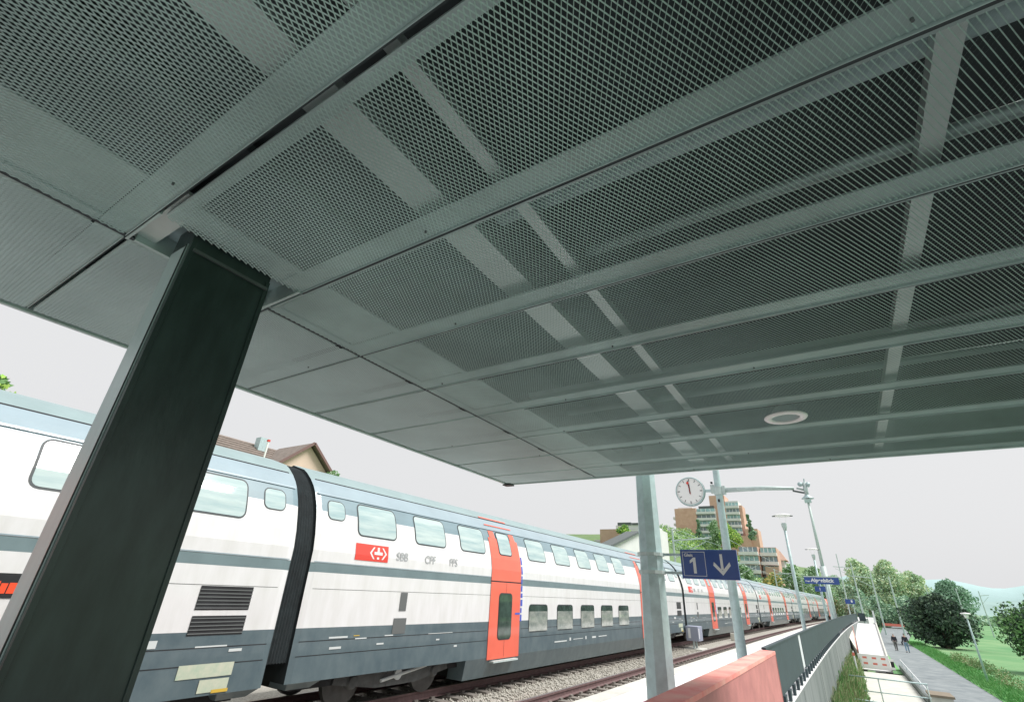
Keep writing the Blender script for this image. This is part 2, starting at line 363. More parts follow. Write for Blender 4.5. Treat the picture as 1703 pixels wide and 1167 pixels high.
# ------------------------------------------------------------------ canopy
Z0 = 3.20
XL, XJ, XR = -4.10, -2.64, 3.1
YJ = [-1.72, -.985, -.25, .49, 1.24, 1.975, 2.69, 3.42, 4.20, 4.95, 5.70, 6.25]
cn = thing('platform_canopy', 'grey expanded metal canopy ceiling over the platform seen from below', 'canopy', (0, 0, 0))
A, B_ = .0195, .036                          # mesh pitch: short way (x), long way (y)
def expanded(x0, x1, y0, y1, name, parent, mat, w=.0052, th=R(45), hole=None):
    g = .004; x0 += g; x1 -= g; y0 += g; y1 -= g
    nx = int((x1 - x0) / (A / 2)); ny = int((y1 - y0) / (B_ / 2))
    i, j = np.meshgrid(np.arange(nx), np.arange(ny), indexing='ij'); i = i.ravel(); j = j.ravel()
    # nodes where i+j even; strand from (i,j) to (i+1,j+1) if even, else from (i+1,j) to (i,j+1)
    ev = (i + j) % 2 == 0
    ax = x0 + (i + np.where(ev, 0, 1)) * A / 2; bx = x0 + (i + np.where(ev, 1, 0)) * A / 2
    ay = y0 + j * B_ / 2; by = ay + B_ / 2
    if hole is not None:
        k = ~((ax > hole[0]) & (ax < hole[1]) & (ay > hole[2]) & (ay < hole[3])); ax, bx, ay, by = ax[k], bx[k], ay[k], by[k]
    wx = math.cos(th) * w / 2; wz = math.sin(th) * w / 2; n = len(ax)
    # flatten the strands towards the nodes: knuckles run a little along y
    V = np.empty((n, 4, 3))
    V[:, 0] = np.stack([ax - wx, ay, np.full(n, Z0 - wz)], 1); V[:, 1] = np.stack([ax + wx, ay, np.full(n, Z0 + wz)], 1)
    V[:, 2] = np.stack([bx + wx, by, np.full(n, Z0 + wz)], 1); V[:, 3] = np.stack([bx - wx, by, np.full(n, Z0 - wz)], 1)
    Q = np.arange(n * 4).reshape(n, 4)
    return np_mesh(name, V.reshape(-1, 3), Q, mat, parent)
for q in range(len(YJ) - 1):
    y0, y1 = YJ[q], YJ[q + 1]; g = .024 if abs(y0 - .49) > .01 else .05
    g0 = g
    for (xa, xb) in ((XL + .03, XJ - .013), (XJ + .013, XR)):
        g = min(g0, .03) if xa < -3 else g0
        hole = (-2.70, -2.31, .50, 1.215) if (q == 3 and xa > -3) else None
        fr = MB(); zf0, zf1 = Z0 + .012, Z0 + .022
        # frame profile behind the mesh: wide flange before each joint, thin one after it, strips at the ends
        xs = xa if hole is None else -2.30
        fr.box(xs, xb, y1 - .125, y1 - .012, zf0, zf1); fr.box(xs, xb, y0 + g * .5, y0 + (.005 if g < .05 else .03) + g, zf0, zf1)
        fr.box(xa + .001, xa + .05, y0 + .021 + g, y1 - .128, zf0, zf1) if hole is None else None
        if xa > -3:
            fr.box(-2.145, -2.105, y0 + .021 + g, y1 - .128, zf0 - .006, zf1 - .006)
            if hole is None: fr.box(xa + .052, -2.15, y0 + .021 + g, y1 - .128, zf0 + .012, zf1 + .012)
            else: fr.box(-2.30, -2.15, y0 + .07, y1 - .128, zf0 + .012, zf1 + .012)
        else: fr.box(xa + .052, xb - .001, y0 + .021 + g, y1 - .128, zf0 + .05, zf1 + .05)
        p = expanded(xa, xb, y0 + g * .5, y1 - .012, 'ceiling_panel', cn, M['mesh_metal' if xa > -3 else 'mesh_outer_lit'], hole=hole, w=.0047 if xa > -3 else .0056)
        fr.build('panel_frame', M['frame_metal'], p)
        # folded lips of the panel up each joint
        xs2 = xa if hole is None else -2.30
        lp = MB(); lp.box(xs2, xb, y1 - .0115, y1 - .009, Z0 - .003, Z0 + .02); lp.build('panel_lip', M['frame_metal'], p)
        bt = MB(); bx_ = xs2 + .55 + .37 * ((q * 37) % 7); bt.lathe([(.001, 0), (.005, 0), (.005, .012), (.001, .012)], (bx_, y1 - .06, Z0 - .010), 8); bt.build('fixing_bolt', M['dark_metal'], p)
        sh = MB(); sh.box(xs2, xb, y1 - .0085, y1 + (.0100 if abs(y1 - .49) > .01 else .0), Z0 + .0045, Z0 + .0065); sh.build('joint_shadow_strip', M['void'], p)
def cb(name, x0, x1, y0, y1, z0, z1, mat, bevel=0): mb = MB(); mb.box(x0, x1, y0, y1, z0, z1); return mb.build(name, mat, cn, bevel=bevel)
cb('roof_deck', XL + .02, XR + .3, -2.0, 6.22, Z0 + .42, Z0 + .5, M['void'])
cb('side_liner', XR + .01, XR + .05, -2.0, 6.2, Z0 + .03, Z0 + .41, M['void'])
cb('fascia', XL - .03, XL + .005, -2.0, 6.262, Z0 - .012, Z0 + .48, M['frame_metal'], .004)
cb('fascia', XL + .007, XR + .3, 6.252, 6.28, Z0 - .012, Z0 + .48, M['frame_metal'], .004)
cb('fascia', XR + .06, XR + .3, -2.0, 6.25, Z0 - .005, Z0 + .41, M['frame_metal'])
cb('gutter_edge', XL - .055, XL - .032, -2.0, 6.262, Z0 + .0, Z0 + .05, M['dark_metal'])
cb('corner_cap', XL - .05, XL + .09, 6.17, 6.285, Z0 - .03, Z0 - .013, M['black'])
def sc(x): return x * (Z0 + .06 - 1.75) / (Z0 - 1.75)
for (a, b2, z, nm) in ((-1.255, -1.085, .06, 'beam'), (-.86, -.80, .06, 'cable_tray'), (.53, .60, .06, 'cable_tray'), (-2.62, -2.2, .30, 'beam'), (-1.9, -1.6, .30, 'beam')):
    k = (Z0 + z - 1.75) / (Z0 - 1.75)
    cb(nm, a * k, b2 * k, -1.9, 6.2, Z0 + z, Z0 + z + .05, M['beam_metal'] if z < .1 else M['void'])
for (x0, x1, y) in ((-1.05, 1.9, 1.40), (-.80, 2.6, 1.86), (-2.0, 2.9, 4.08)):
    mb = MB(); mb.tube([(x0, y, Z0 + .16), (x1, y, Z0 + .16)], .055 if y < 1.6 else .03, 12)
    mb.build('conduit', M['galv'] if y < 1.6 else M['frame_metal'], cn, smooth=True)
cb('carrier', -2.0, 2.9, 3.30, 3.36, Z0 + .05, Z0 + .09, M['beam_metal'])
cb('joint_shadow_backing', XJ - .0125, XJ + .0125, -1.9, 6.2, Z0 + .0045, Z0 + .0065, M['void'])  # dark strip paints the shade inside the lengthwise joint
# bracket plates where the column meets the canopy
cb('bracket_plate', -2.66, -2.10, .505, .60, Z0 + .035, Z0 + .05, M['beam_metal'])
cb('bracket_plate', -2.72, -2.31, .50, 1.22, Z0 + .10, Z0 + .12, M['galv'])
cb('bracket_plate', -2.645, -2.625, .52, 1.2, Z0 + .0, Z0 + .099, M['frame_metal'])
cb('bracket_plate', -2.66, -2.28, 1.205, 1.222, Z0 - .01, Z0 + .099, M['frame_metal'])
cb('bracket_plate', -2.66, -2.30, .488, .500, Z0 + .0, Z0 + .099, M['frame_metal'])
for (x, y) in ((-2.58, .60), (-2.50, .57), (-2.60, 1.12)):
    mb = MB(); mb.lathe([(0, 0), (.018, 0), (.018, .02), (0, .02)], (x, y, Z0 + .078), 6); mb.build('bolt', M['galv'], cn)
# downlight in the ceiling
dl = thing('downlight', 'round white recessed downlight in the mesh canopy ceiling', 'ceiling light', (-.14, 4.55, Z0))
mb = MB(); mb.lathe([(.108, -.002), (.112, -.012), (.160, -.012), (.168, -.004), (.168, .004), (.108, .004)], (0, 0, 0), 48); mb.build('trim_ring', M['lamp_white'], dl, smooth=True)
mb = MB(); mb.lathe([(.108, 0), (.10, .05), (.07, .09), (.03, .11), (0.001, .113)], (0, 0, 0), 40); mb.build('reflector', M['lamp_inner'], dl, smooth=True)
mb = MB(); mb.lathe([(.001, .07), (.03, .075), (.036, .095), (.02, .11)], (0, 0, 0), 20); mb.build('bulb', M['lamp_white'], dl, smooth=True)

# main column
cl = thing('canopy_column', 'thick dark green black steel column holding up the mesh canopy', 'column', (-2.44, .865, 0))
mb = MB(); mb.box(-.10, .10, -.205, .205, 0, Z0 + .10); mb.build('shaft', M['column_paint'], cl, bevel=.004)
for s in (-1, 1):
    mb = MB(); mb.box(.1005, .108, s * .205 - (.022 if s > 0 else 0), s * .205 + (0 if s > 0 else .022), 0, Z0 - .02); mb.build('edge_strip', M['column_paint'], cl, bevel=.002)
mb = MB(); mb.box(.109, .122, -.19, .195, Z0 - .075, Z0 - .06); mb.build('top_weld', M['dark_metal'], cl)
mb = MB(); mb.box(-.16, .16, -.26, .26, .0, .02); mb.build('base_plate', M['dark_metal'], cl)
mb = MB(); mb.box(-.096, .062, -.2075, -.2052, 0, Z0 - .03); mb.build('side_sheen', M['column_side_lit'], cl)  # thin sheet carrying the painted sheen of this face
mb = MB(); mb.box(.064, .069, -.213, -.2052, 0, Z0 - .03); mb.build('side_strip', M['column_paint'], cl)
mb = MB(); mb.box(.074, .078, -.209, -.2052, 0, Z0 - .03); mb.build('side_strip', M['column_side_lit'], cl)

# ------------------------------------------------------------------ poles, signs, clock
def octpole(mb, base, h, r0, r1, n=8, z0=0):
    mb.tube([(0, 0, z0), (0, 0, h)], [r0, r1], n)
p1 = thing('platform_pole', 'wide pale green grey tapered steel pole beside the blue track number sign', 'pole', (-2.06 , 6.62, 0))
mb = MB(); mb.tube([(0, 0, 0), (0, 0, 3.2), (0, 0, 7)], [.185, .133, .10], 8); mb.build('shaft', M['galv'], p1)
for z in (2.245, 2.035):
    mb = MB(); mb.lathe([(.145, -.02), (.172, -.02), (.172, .02), (.145, .02)], (0, 0, z), 12); mb.build('clamp', M['galv_light'], p1)
sg = thing('track_sign', 'blue sign with white number 1 and down arrow on pole arms', 'sign', (-1.35, 6.62, 2.14))
mb = MB(); mb.box(-.33, .33, -.018, .018, -.165, .165); mb.build('sign_plate', M['sign_blue'], sg, bevel=.004)
for z in (2.245, 2.035):
    mb = MB(); mb.bar((-.56, 0.0, z - 2.14), (-.331, 0.0, z - 2.14), .035, .03); mb.build('arm', M['galv'], sg)
mb = MB(); zf = -.0185
def fr(mb, x0, x1, z0, z1, t, y):
    mb.box(x0, x1, y - .001, y, z0, z0 + t); mb.box(x0, x1, y - .001, y, z1 - t, z1); mb.box(x0, x0 + t, y - .001, y, z0 + t, z1 - t); mb.box(x1 - t, x1, y - .001, y, z0 + t, z1 - t)
fr(mb, -.305, -.035, -.135, .14, .005, -.0185); mb.build('number_frame', M['sign_white'], sg)
mb1 = MB(); mb1.add([(-.150, -.0205, -.105), (-.150, -.0205, .075), (-.178, -.0205, .075), (-.222, -.0205, .038), (-.222, -.0205, .006), (-.184, -.0205, .030), (-.184, -.0205, -.105)], [(6, 0, 1, 2, 5), (5, 2, 3, 4)]); mb1.build('track_number', M['sign_white'], sg)
text_mesh('track_word', 'Gleis', .052, M['sign_white'], sg, (-.285, -.0205, .085), bold=.001)
mb = MB(); mb.box(.135, .165, -.021, -.019, -.06, .115); 
for s in (-1, 1): mb.bar((.15, -.0198, -.108), (.15 + s * .088, -.0198, .0), .003, .032, up=(0, 1, 0)) if False else mb.add([(.15, -.021, -.12), (.15 + s*.098, -.021, -.012), (.15 + s*.088, -.021, .028), (.15, -.021, -.068), (.15, -.019, -.12), (.15 + s*.098, -.019, -.012), (.15 + s*.088, -.019, .028), (.15, -.019, -.068)], [(0,1,2,3),(7,6,5,4),(0,4,5,1),(1,5,6,2),(2,6,7,3),(3,7,4,0)])
mb.build('arrow', M['sign_white'], sg)
mb = MB(); mb.tube([(-.50, .03, .09), (-.44, .03, .05), (-.36, .035, -.02), (-.31, .035, -.10), (-.29, .03, -.30)], .008, 6); mb.build('cable', M['black'], sg) if False else None

p2 = thing('lamp_post', 'slim grey post carrying the station clock and a long side arm', 'lamp post', (-2.0, 11.8, 0))
mb = MB(); mb.tube([(0, 0, 0), (0, 0, 4.2), (0, 0, 6.0)], [.105, .072, .06], 16); mb.build('shaft', M['galv'], p2, smooth=True)
mb = MB(); mb.lathe([(.07, -.09), (.10, -.09), (.10, .09), (.07, .09)], (0, 0, 3.98), 14); mb.box(-.16, -.085, -.05, .05, 3.93, 4.12); mb.box(.085, .15, -.06, .06, 3.90, 4.08); mb.build('clamp', M['galv_light'], p2, bevel=.005)
mb = MB(); mb.tube([(.1, 0, 3.99), (.9, 0, 3.99), (1.50, 0, 3.95)], [.055, .048, .034], 8); mb.build('arm', M['galv_light'], p2, smooth=True)
mb = MB(); mb.box(-.13, -.09, -.13, -.07, 4.13, 4.17); mb.box(-.02, .02, -.14, -.1, 3.72, 3.78); mb.build('cable_clip', M['black'], p2)
sp = thing('loudspeaker_cluster', 'pale green cluster of small loudspeakers at the end of the lamp post arm', 'loudspeaker', (-.29, 11.8, 3.92))
mb = MB(); mb.tube([(0, 0, -.17), (0, 0, .14)], .04, 10); mb.tube([(-.16, -.02, .03), (-.03, 0, -.01)], .02, 8); mb.build('body', M['galv_light'], sp, smooth=True)
mb = MB(); mb.lathe([(.02, 0), (.05, -.05), (.11, -.10), (.115, -.11), (.04, -.10)], (0, 0, -.08), 16); mb.build('horn', M['galv'], sp, smooth=True)
mb = MB(); mb.tube([(-.08, -.05, .10), (-.08, .05, .10)], [.05, .03], 10); mb.tube([(.06, -.04, .10), (.06, .06, .08)], [.045, .03], 10); mb.build('horn', M['galv'], sp, smooth=True)
mb = MB(); mb.bar((-.24, -.02, -.02), (-.04, 0, -.07), .05, .03); mb.build('bracket', M['dark_metal'], sp)
mb = MB(); mb.tube([(0, 0, .14), (.01, 0, .22)], .012, 6); mb.build('tip', M['galv'], sp)

ck = thing('station_clock', 'round white station clock with red second hand on the slim post', 'clock', (-2.62, 11.8, 4.0))
mb = MB(); mb.lathe([(.001, -.055), (.29, -.055), (.30, -.05)], (0, 0, 0), 64, axis='y'); mb.build('dial', M['clock_white'], ck, smooth=False)
mb = MB(); mb.lathe([(.30, -.056), (.318, -.062), (.328, -.05), (.328, .05), (.318, .062), (.001, .062)], (0, 0, 0), 64, axis='y'); mb.build('case', M['galv'], ck, smooth=False)
mb = MB()
for k in range(12):
    a = k * math.pi / 6; c, s = math.cos(a), math.sin(a); mb.bar((s * .225, -.058, c * .225), (s * .282, -.058, c * .282), .002, .014 if k % 3 else .020, up=(c, 0, -s))
for k in range(60):
    if k % 5:
        a = k * math.pi / 30; c, s = math.cos(a), math.sin(a); mb.bar((s * .268, -.058, c * .268), (s * .282, -.058, c * .282), .002, .005, up=(c, 0, -s))
mb.build('hour_marks', M['t_grill'], ck)
def hand(mb, a, r0, r1, w, y):
    c, s = math.cos(a), math.sin(a); mb.bar((s*r0, y, c*r0), (s*r1, y, c*r1), .002, w, up=(c, 0, -s))
mb = MB(); hand(mb, R(-4), -.06, .16, .028, -.061); mb.build('hour_hand', M['black'], ck)
mb = MB(); hand(mb, R(-7), -.06, .24, .020, -.065); mb.build('minute_hand', M['black'], ck)
mb = MB(); hand(mb, R(-9), -.08, .19, .006, -.069); mb.lathe([(.001, -.072), (.030, -.072), (.030, -.068)], (-.19 * math.sin(R(9)), 0, .19 * math.cos(R(9))), 16, axis='y'); mb.build('second_hand', M['red'], ck)
mb = MB(); mb.tube([(.32, 0, 0), (.52, 0, -.01)], .035, 10); mb.build('bracket', M['galv'], ck)
mb = MB(); mb.lathe([(.329, -.02), (.335, .0), (.329, .02)], (0, 0, 0), 64, axis='y'); mb.build('rim', M['dark_metal'], ck)

def tall_lamp(loc, h, label):
    t = thing('lamp_post', label, 'lamp post', loc, 0, 'platform lamp posts')
    mb = MB(); mb.tube([(0, 0, 0), (0, 0, h)], [.085, .055], 14); mb.build('shaft', M['galv'], t, smooth=True)
    mb = MB(); mb.lathe([(.001, 0), (.06, 0), (.11, .18), (.115, .30), (.08, .33), (.001, .33)], (0, 0, h), 16); mb.build('lamp_head', M['galv_light'], t, smooth=True)
    mb = MB()
    for s in (-1, 1): mb.tube([(s * .08, 0, h + .3), (s * .16, 0, h + .66)], .005, 5)
    mb.build('stay', M['lamp_white'], t)
    mb = MB(); mb.lathe([(.001, .02), (.30, .01), (.40, -.03), (.41, -.02), (.30, .04), (.001, .05)], (0, 0, h + .67), 28); mb.build('reflector_disc', M['clock_white'], t, smooth=True)
    for s in (-1, 1):
        mb = MB(); mb.box(s * .37 - .06, s * .37 + .06, -.06, .06, h + .62, h + .655); mb.build('disc_clip', M['dark_metal'], t)
    return t
tall_lamp((-1.84, 26.5, 0), 4.82, 'grey platform lamp post with a round reflector disc floating over its head')
tall_lamp((-1.43, 41, 0), 4.6, 'thin pale lamp post in front of the long blue station name sign')
ms = thing('floodlight_mast', 'tallest thin pale green mast rising beside the station name sign', 'mast', (-1.45, 58, 0))
mb = MB(); mb.tube([(0, 0, 0), (0, 0, 5.2)], .26, 12); mb.build('base_tube', M['galv_light'], ms, smooth=True)
mb = MB(); mb.tube([(0, 0, 5.2), (0, 0, 11.2)], [.15, .10], 12); mb.build('upper_tube', M['galv_light'], ms, smooth=True)
mb = MB(); mb.box(-.3, .3, -.2, .2, 11.1, 11.4); mb.build('lamp_head', M['galv'], ms)

ns = thing('station_name_sign', 'long blue station name sign with white lettering far along the platform', 'sign', (-1.24, 40, 0))
mb = MB(); mb.box(-.98, .98, -.05, .05, 3.06, 3.46); mb.build('sign_plate', M['sign_blue'], ns)
mb = MB(); mb.box(-1.0, 1.0, -.07, .07, 3.462, 3.53); mb.build('sign_hood', M['galv_light'], ns)
text_mesh('name_text', 'Alpenblick', .30, M['sign_white'], ns, (-.60, -.056, 3.18), bold=.010)
text_mesh('town_text', 'Cham', .12, M['sign_white'], ns, (-.93, -.056, 3.18), bold=.003)
mb = MB(); mb.tube([(.20, .12, 0), (.20, .12, 3.5)], .05, 10); mb.build('post', M['galv'], ns, smooth=True)
ts = thing('small_platform_sign', 'small square blue sign hanging below the long station name sign', 'sign', (-1.37, 40.15, 0))
mb = MB(); mb.box(-.36, .26, -.03, .03, 2.62, 2.93); mb.build('sign_plate', M['sign_blue'], ts)
text_mesh('sign_text', '1', .22, M['sign_white'], ts, (-.12, -.036, 2.70), bold=.006)
mb = MB(); mb.box(-.08, .0, .035, .07, 2.9, 3.06); mb.build('hanger', M['galv'], ts)
ds = thing('distant_sign', 'tiny blue sign on a post at the far end of the platform', 'sign', (.15, 92.5, 0))
mb = MB(); mb.box(-.6, .6, -.04, .04, 2.3, 2.9); mb.build('sign_plate', M['sign_blue'], ds)
mb = MB(); mb.tube([(.3, .1, 0), (.3, .1, 3.0)], .05, 8); mb.build('post', M['galv_light'], ds)
mb = MB(); mb.box(.1, .3, -.045, -.041, 2.5, 2.8); mb.build('sign_mark', M['sign_white'], ds)

# trackside cabinet and marker
bx = thing('trackside_cabinet', 'small blue grey cabinet on legs beside the far track', 'cabinet', (-7.95, 32.6, -.78))
mb = MB(); mb.box(-.35, .35, -.5, .5, .42, 1.15); mb.build('body', M['box_grey'], bx, bevel=.02)
for s in (-.3, .3): mb = MB(); mb.box(-.04, .04, s - .04, s + .04, 0, .42); mb.build('leg', M['galv_light'], bx)
mb = MB(); mb.box(.351, .356, -.42, -.26, .55, 1.05); mb.box(-.22, -.08, -.506, -.501, .55, 1.05); mb.build('label_plate', M['sign_white'], bx)
mb = MB(); mb.box(-.5, .5, -.7, .7, -.02, .05); mb.build('base_slab', M['pale_concrete'], bx)
mk = thing('track_marker', 'small pale yellow concrete marker stone between the tracks', 'marker', (-7.7, 42.8, -.8))
mb = MB(); mb.box(-.15, .15, -.15, .15, 0, .5); mb.build('stone', M['cream'], mk, bevel=.04)

# ------------------------------------------------------------------ train
PROF = [(0, 0.62), (0, 1.47), (0, 2.41), (0, 2.58), (0, 2.80), (.05, 3.1), (.14, 3.42), (.185, 3.55), (.24, 3.68), (.37, 3.92), (.47, 4.05), (.62, 4.20), (.80, 4.34), (.95, 4.43), (1.4, 4.56)]
HW = 1.4
def inset(h):
    for (a, b), (c, d) in zip(PROF, PROF[1:]):
        if b <= h <= d: return a + (c - a) * (h - b) / (d - b)
    return 0
CL = 26.1
def band(h):
    if h < 1.47: return 1
    if h < 2.41: return 0
    if h < 2.58: return 2
    if h < 3.55: return 0
    if h < 3.92: return 3
    if h < 4.20: return 4
    return 5
def patch(mb, u0, u1, h0, h1, off, r=0.0, mi=0, n=8):
    # patch that follows the side of the coach, with rounded corners; local x = outwards
    hs = set([h0, h1]); 
    for p in PROF:
        if h0 < p[1] < h1: hs.add(p[1])
    if r > 0:
        for k in range(1, 5):
            a = k * math.pi / 8; hs.add(h0 + r * (1 - math.cos(a))); hs.add(h1 - r * (1 - math.cos(a)))
    hs = sorted(hs); rows = []
    for h in hs:
        d = 0
        if r > 0:
            if h < h0 + r: q = (h0 + r - h) / r; d = r * (1 - math.sqrt(max(0, 1 - q * q)))
            elif h > h1 - r: q = (h - h1 + r) / r; d = r * (1 - math.sqrt(max(0, 1 - q * q)))
        x = HW - inset(h) + off
        rows.append(((x, u0 + d, h), (x, u1 - d, h)))
    vs = [v for row in rows for v in row]
    mb.add(vs, [(2*i, 2*i+1, 2*i+3, 2*i+2) for i in range(len(rows)-1)], mi)
def win(parent, u0, u1, h0, h1, glass, r=.09, g=.03, name='window'):
    mb = MB(); patch(mb, u0 - g, u1 + g, h0 - g, h1 + g, .006, r + g); f = mb.build(name, M['t_gasket'], parent)
    mb = MB()
    if glass == 'low':
        patch(mb, u0, u1, h0, h1 - .17, .011, .0, 0); patch(mb, u0, u1, h1 - .17, h1, .011, .0, 1)
        mb.build('pane', [M['t_glass_low'], M['t_glass_dark']], f)
    else:
        patch(mb, u0, u1, h0, h1, .011, r); mb.build('pane', M[glass], f)
    return f
def make_coach():
    t = thing('train_coach', '', 'train coach', (0, 0, 0), 0, 'double decker coaches of the passing train')
    # shell
    pts = [(HW - a, h) for a, h in PROF]; full = pts + [(-x, h) for x, h in reversed(pts[:-1])]
    ext = .05
    mb = MB(); n = len(full); us = [0, .12, CL - .12, CL]; sc_ = [.985, 1, 1, .985]
    vs = []; fs = []; mi = []
    for u, s in zip(us, sc_): vs += [(x * s, u, h if s == 1 else h * .998) for x, h in full]
    for j in range(len(us) - 1):
        for k in range(n - 1): fs.append((j*n+k, (j+1)*n+k, (j+1)*n+k+1, j*n+k+1)); mi.append(band(min(full[k][1], full[k+1][1]) if full[k][1] != full[k+1][1] else 4.5))
    fs.append(tuple(range(n))); mi.append(6); fs.append(tuple((len(us)-1)*n + k for k in range(n-1, -1, -1))); mi.append(6)
    mb.add(vs, fs); mb.mi = mi
    mb.build('body', [M['t_white'], M['t_skirt'], M['t_belt'], M['t_upper'], M['t_cove'], M['t_roof'], M['t_bellows']], t)
    # middle skirt between the bogies, end skirts
    for (a, b, z0) in ((5.15, CL - 5.15, .16), (0.05, .75, .50), (CL - .75, CL - .05, .50)):
        for s in (-1, 1):
            mb = MB(); x0 = s * HW; x1 = s * (HW - .16); mb.add([(x0, a, .62), (x0, b, .62), (x1, b - .1, z0), (x1, a + .1, z0)], [(0, 3, 2, 1) if s > 0 else (0, 1, 2, 3)])
            for (q, e) in ((a, .1), (b, -.1)): mb.add([(x0, q, .62), (x1, q + e, z0), (x1 - s * .5, q + e, z0), (x0 - s * .5, q, .62)], [(0, 1, 2, 3)])
            mb.build('skirt', M['t_skirt'], t)
    mb = MB(); mb.box(-1.1, 1.1, .3, CL - .3, .45, .61); mb.box(-1.2, 1.2, 5.4, CL - 5.4, .18, .45); mb.build('underframe', M['t_under'], t)
    # panel seams
    mb = MB()
    for h in (1.02, 1.25): patch(mb, .1, 6.0, h, h + .012, .004); patch(mb, 7.75, CL - 7.75, h, h + .012, .004); patch(mb, CL - 6.0, CL - .1, h, h + .012, .004)
    patch(mb, .1, CL - .1, 4.20, 4.225, .004); patch(mb, .15, CL - .15, 2.12, 2.126, .003)
    mb.build('seam', M['t_under'], t)
    mb = MB(); patch(mb, .05, CL - .05, 3.885, 3.93, .02); patch(mb, .05, CL - .05, 2.585, 2.60, .008); mb.build('drip_rail', M['t_cove'], t)
    # doors
    for c in (6.85, CL - 6.70):
        mb = MB(); patch(mb, c - .80, c + .80, .57, 3.66, .014)
        d = mb.build('door', M['t_red'], t)
        mb = MB(); patch(mb, c - .80, c + .80, 2.47, 2.50, .018); patch(mb, c - .004, c + .004, .6, 2.47, .018); mb.build('door_seam', M['t_under'], d)
        for (a, b, h0, h1, g) in ((c - .34, c + .31, 1.04, 2.16, 't_glass_dark'), ):
            mb = MB(); patch(mb, a - .03, b + .03, h0 - .03, h1 + .03, .019, .12); f = mb.build('window', M['t_gasket'], d)
            mb = MB(); patch(mb, a, b, h0, h1, .024, .09); mb.build('pane', M[g], f)
        mb = MB(); patch(mb, c - .36, c + .36, 3.2, 3.86, .021, .1); f = mb.build('upper_window', M['t_gasket'], t)
        mb = MB(); patch(mb, c - .33, c + .33, 3.23, 3.83, .026, .08); mb.build('pane', M['t_glass_up'], f)
        mb = MB(); mb.box(HW - .1, HW + .12, c - .62, c + .62, .50, .54); mb.build('step', M['galv_light'], d)
        mb = MB(); patch(mb, c - .70, c - .42, 3.66, 3.86, .014); patch(mb, c + .42, c + .70, 3.66, 3.86, .014)
        patch(mb, c - .75, c + .75, 4.02, 4.05, .02); patch(mb, c - .75, c + .75, 4.24, 4.28, .02); mb.build('door_trim', M['t_red'], t)
        mb = MB()
        h = 1.45
        while h < 3.0:
            l = .10 + .13 * ((h * 7.3) % 1); patch(mb, c + .83, c + .90 + .05 * ((h * 3.7) % 1), h, h + l, .006); h += l + .05
        mb.build('side_lettering', M['t_blue'], t)
        mb = MB(); patch(mb, c + .52, c + .80, 1.63, 1.68, .02); mb.build('handle', M['t_blue'], d)
    for i in range(5):
        u = 8.22 + i * 1.875; win(t, u, u + 1.16, 1.17, 1.88, 'low', .1)
        win(t, u, u + 1.16, 3.19, 3.82, 't_glass_up', .1)
    for u in (1.08, 2.88, 4.66): win(t, u, u + 1.12, 3.19, 3.82, 't_glass_up', .1); win(t, CL - u - 1.12, CL - u, 3.19, 3.82, 't_glass_up', .1)
    for u in (.28, CL - .72):
        win(t, u, u + .42, 3.42, 3.78, 't_glass_up', .1, .02)
    # small end panels, air intakes
    mb = MB(); patch(mb, 2.52, 2.74, 1.74, 2.11, .008); patch(mb, 2.40, 2.80, 1.30, 1.60, .008); mb.build('service_panel', M['t_grill'], t)
    for (h0, h1) in ((1.77, 2.11), (1.42, 1.69)):
        mb = MB(); patch(mb, CL - 1.48, CL - .60, h0, h1, .006); g = mb.build('air_intake', M['t_under'], t)
        mb = MB(); k = h0 + .02
        while k < h1 - .02: patch(mb, CL - 1.48, CL - .60, k, k + .016, .014); k += .052
        mb.build('louvre', M['t_grill'], g)
    # operator logo: red field, white cross with arrows, and lettering
    mb = MB(); patch(mb, 1.02, 1.96, 2.69, 3.02, .008); lg = mb.build('logo', M['red'], t)
    mb = MB(); x = HW + .012; cu, chh = 1.66, 2.855
    def P(du, dh): return (HW - inset(chh + dh) + .0135, cu + du, chh + dh)
    aw, t2 = .028, .030
    for (s) in (-1, 1):
        mb.add([P(0, -t2), P(s * .12, -t2), P(s * .12, t2), P(0, t2)], [(0, 1, 2, 3)])
        mb.add([P(s * .10, -.12), P(s * .145, -.12), P(s * .25, 0), P(s * .145, .12), P(s * .10, .12), P(s * .20, 0)], [(0, 1, 2, 5), (5, 2, 3, 4)])
    mb.add([P(-.032, -.12), P(.032, -.12), P(.032, .12), P(-.032, .12)], [(0, 1, 2, 3)])
    mb.build('logo_arrow', M['t_white'], lg)
    for s_, u in (('SBB', 2.22), ('CFF', 3.18), ('FFS', 4.12)):
        text_mesh('operator_text', s_, .25, M['t_text'], t, (HW + .006, u, 2.76), (R(90), 0, R(90)), bold=.004, sx=.95)
    # markings along the skirt
    for (u, h, l, d) in ((.75, 1.28, .45, .03), (1.4, 1.245, .3, .02), (2.2, 1.27, .25, .02), (.8, 1.10, .28, .04), (2.0, 1.12, .2, .03), (3.6, 1.26, .9, .012), (4.6, .95, .12, .04), (3.9, 1.12, .12, .03), (9.9, .80, .9, .035), (11.0, .81, .12, .09), (11.3, .83, .8, .02), (12.3, .80, .1, .1), (12.9, .81, .35, .06), (13.5, .83, .8, .03), (CL - 2.2, 1.28, .34, .10), (CL - 1.3, 1.26, .5, .02), (CL - .75, 1.18, .22, .04), (CL - 2.6, 1.12, .3, .03), (16, 1.27, 1.0, .012)):
        mb = MB(); patch(mb, u, u + l, h, h + d, .008); mb.build('marking', M['t_mark'], t)
    for (u, l, h0, h1, m) in ((CL - 1.45, .85, .86, 1.04, 'sticker'), (CL - 1.08, .46, .66, .83, 'sticker'), (CL - .86, .26, .645, .69, 'sticker_y')):
        mb = MB(); patch(mb, u, u + l, h0, h1, .010 if m == 'sticker' else .014); mb.build('notice', M[m], t)
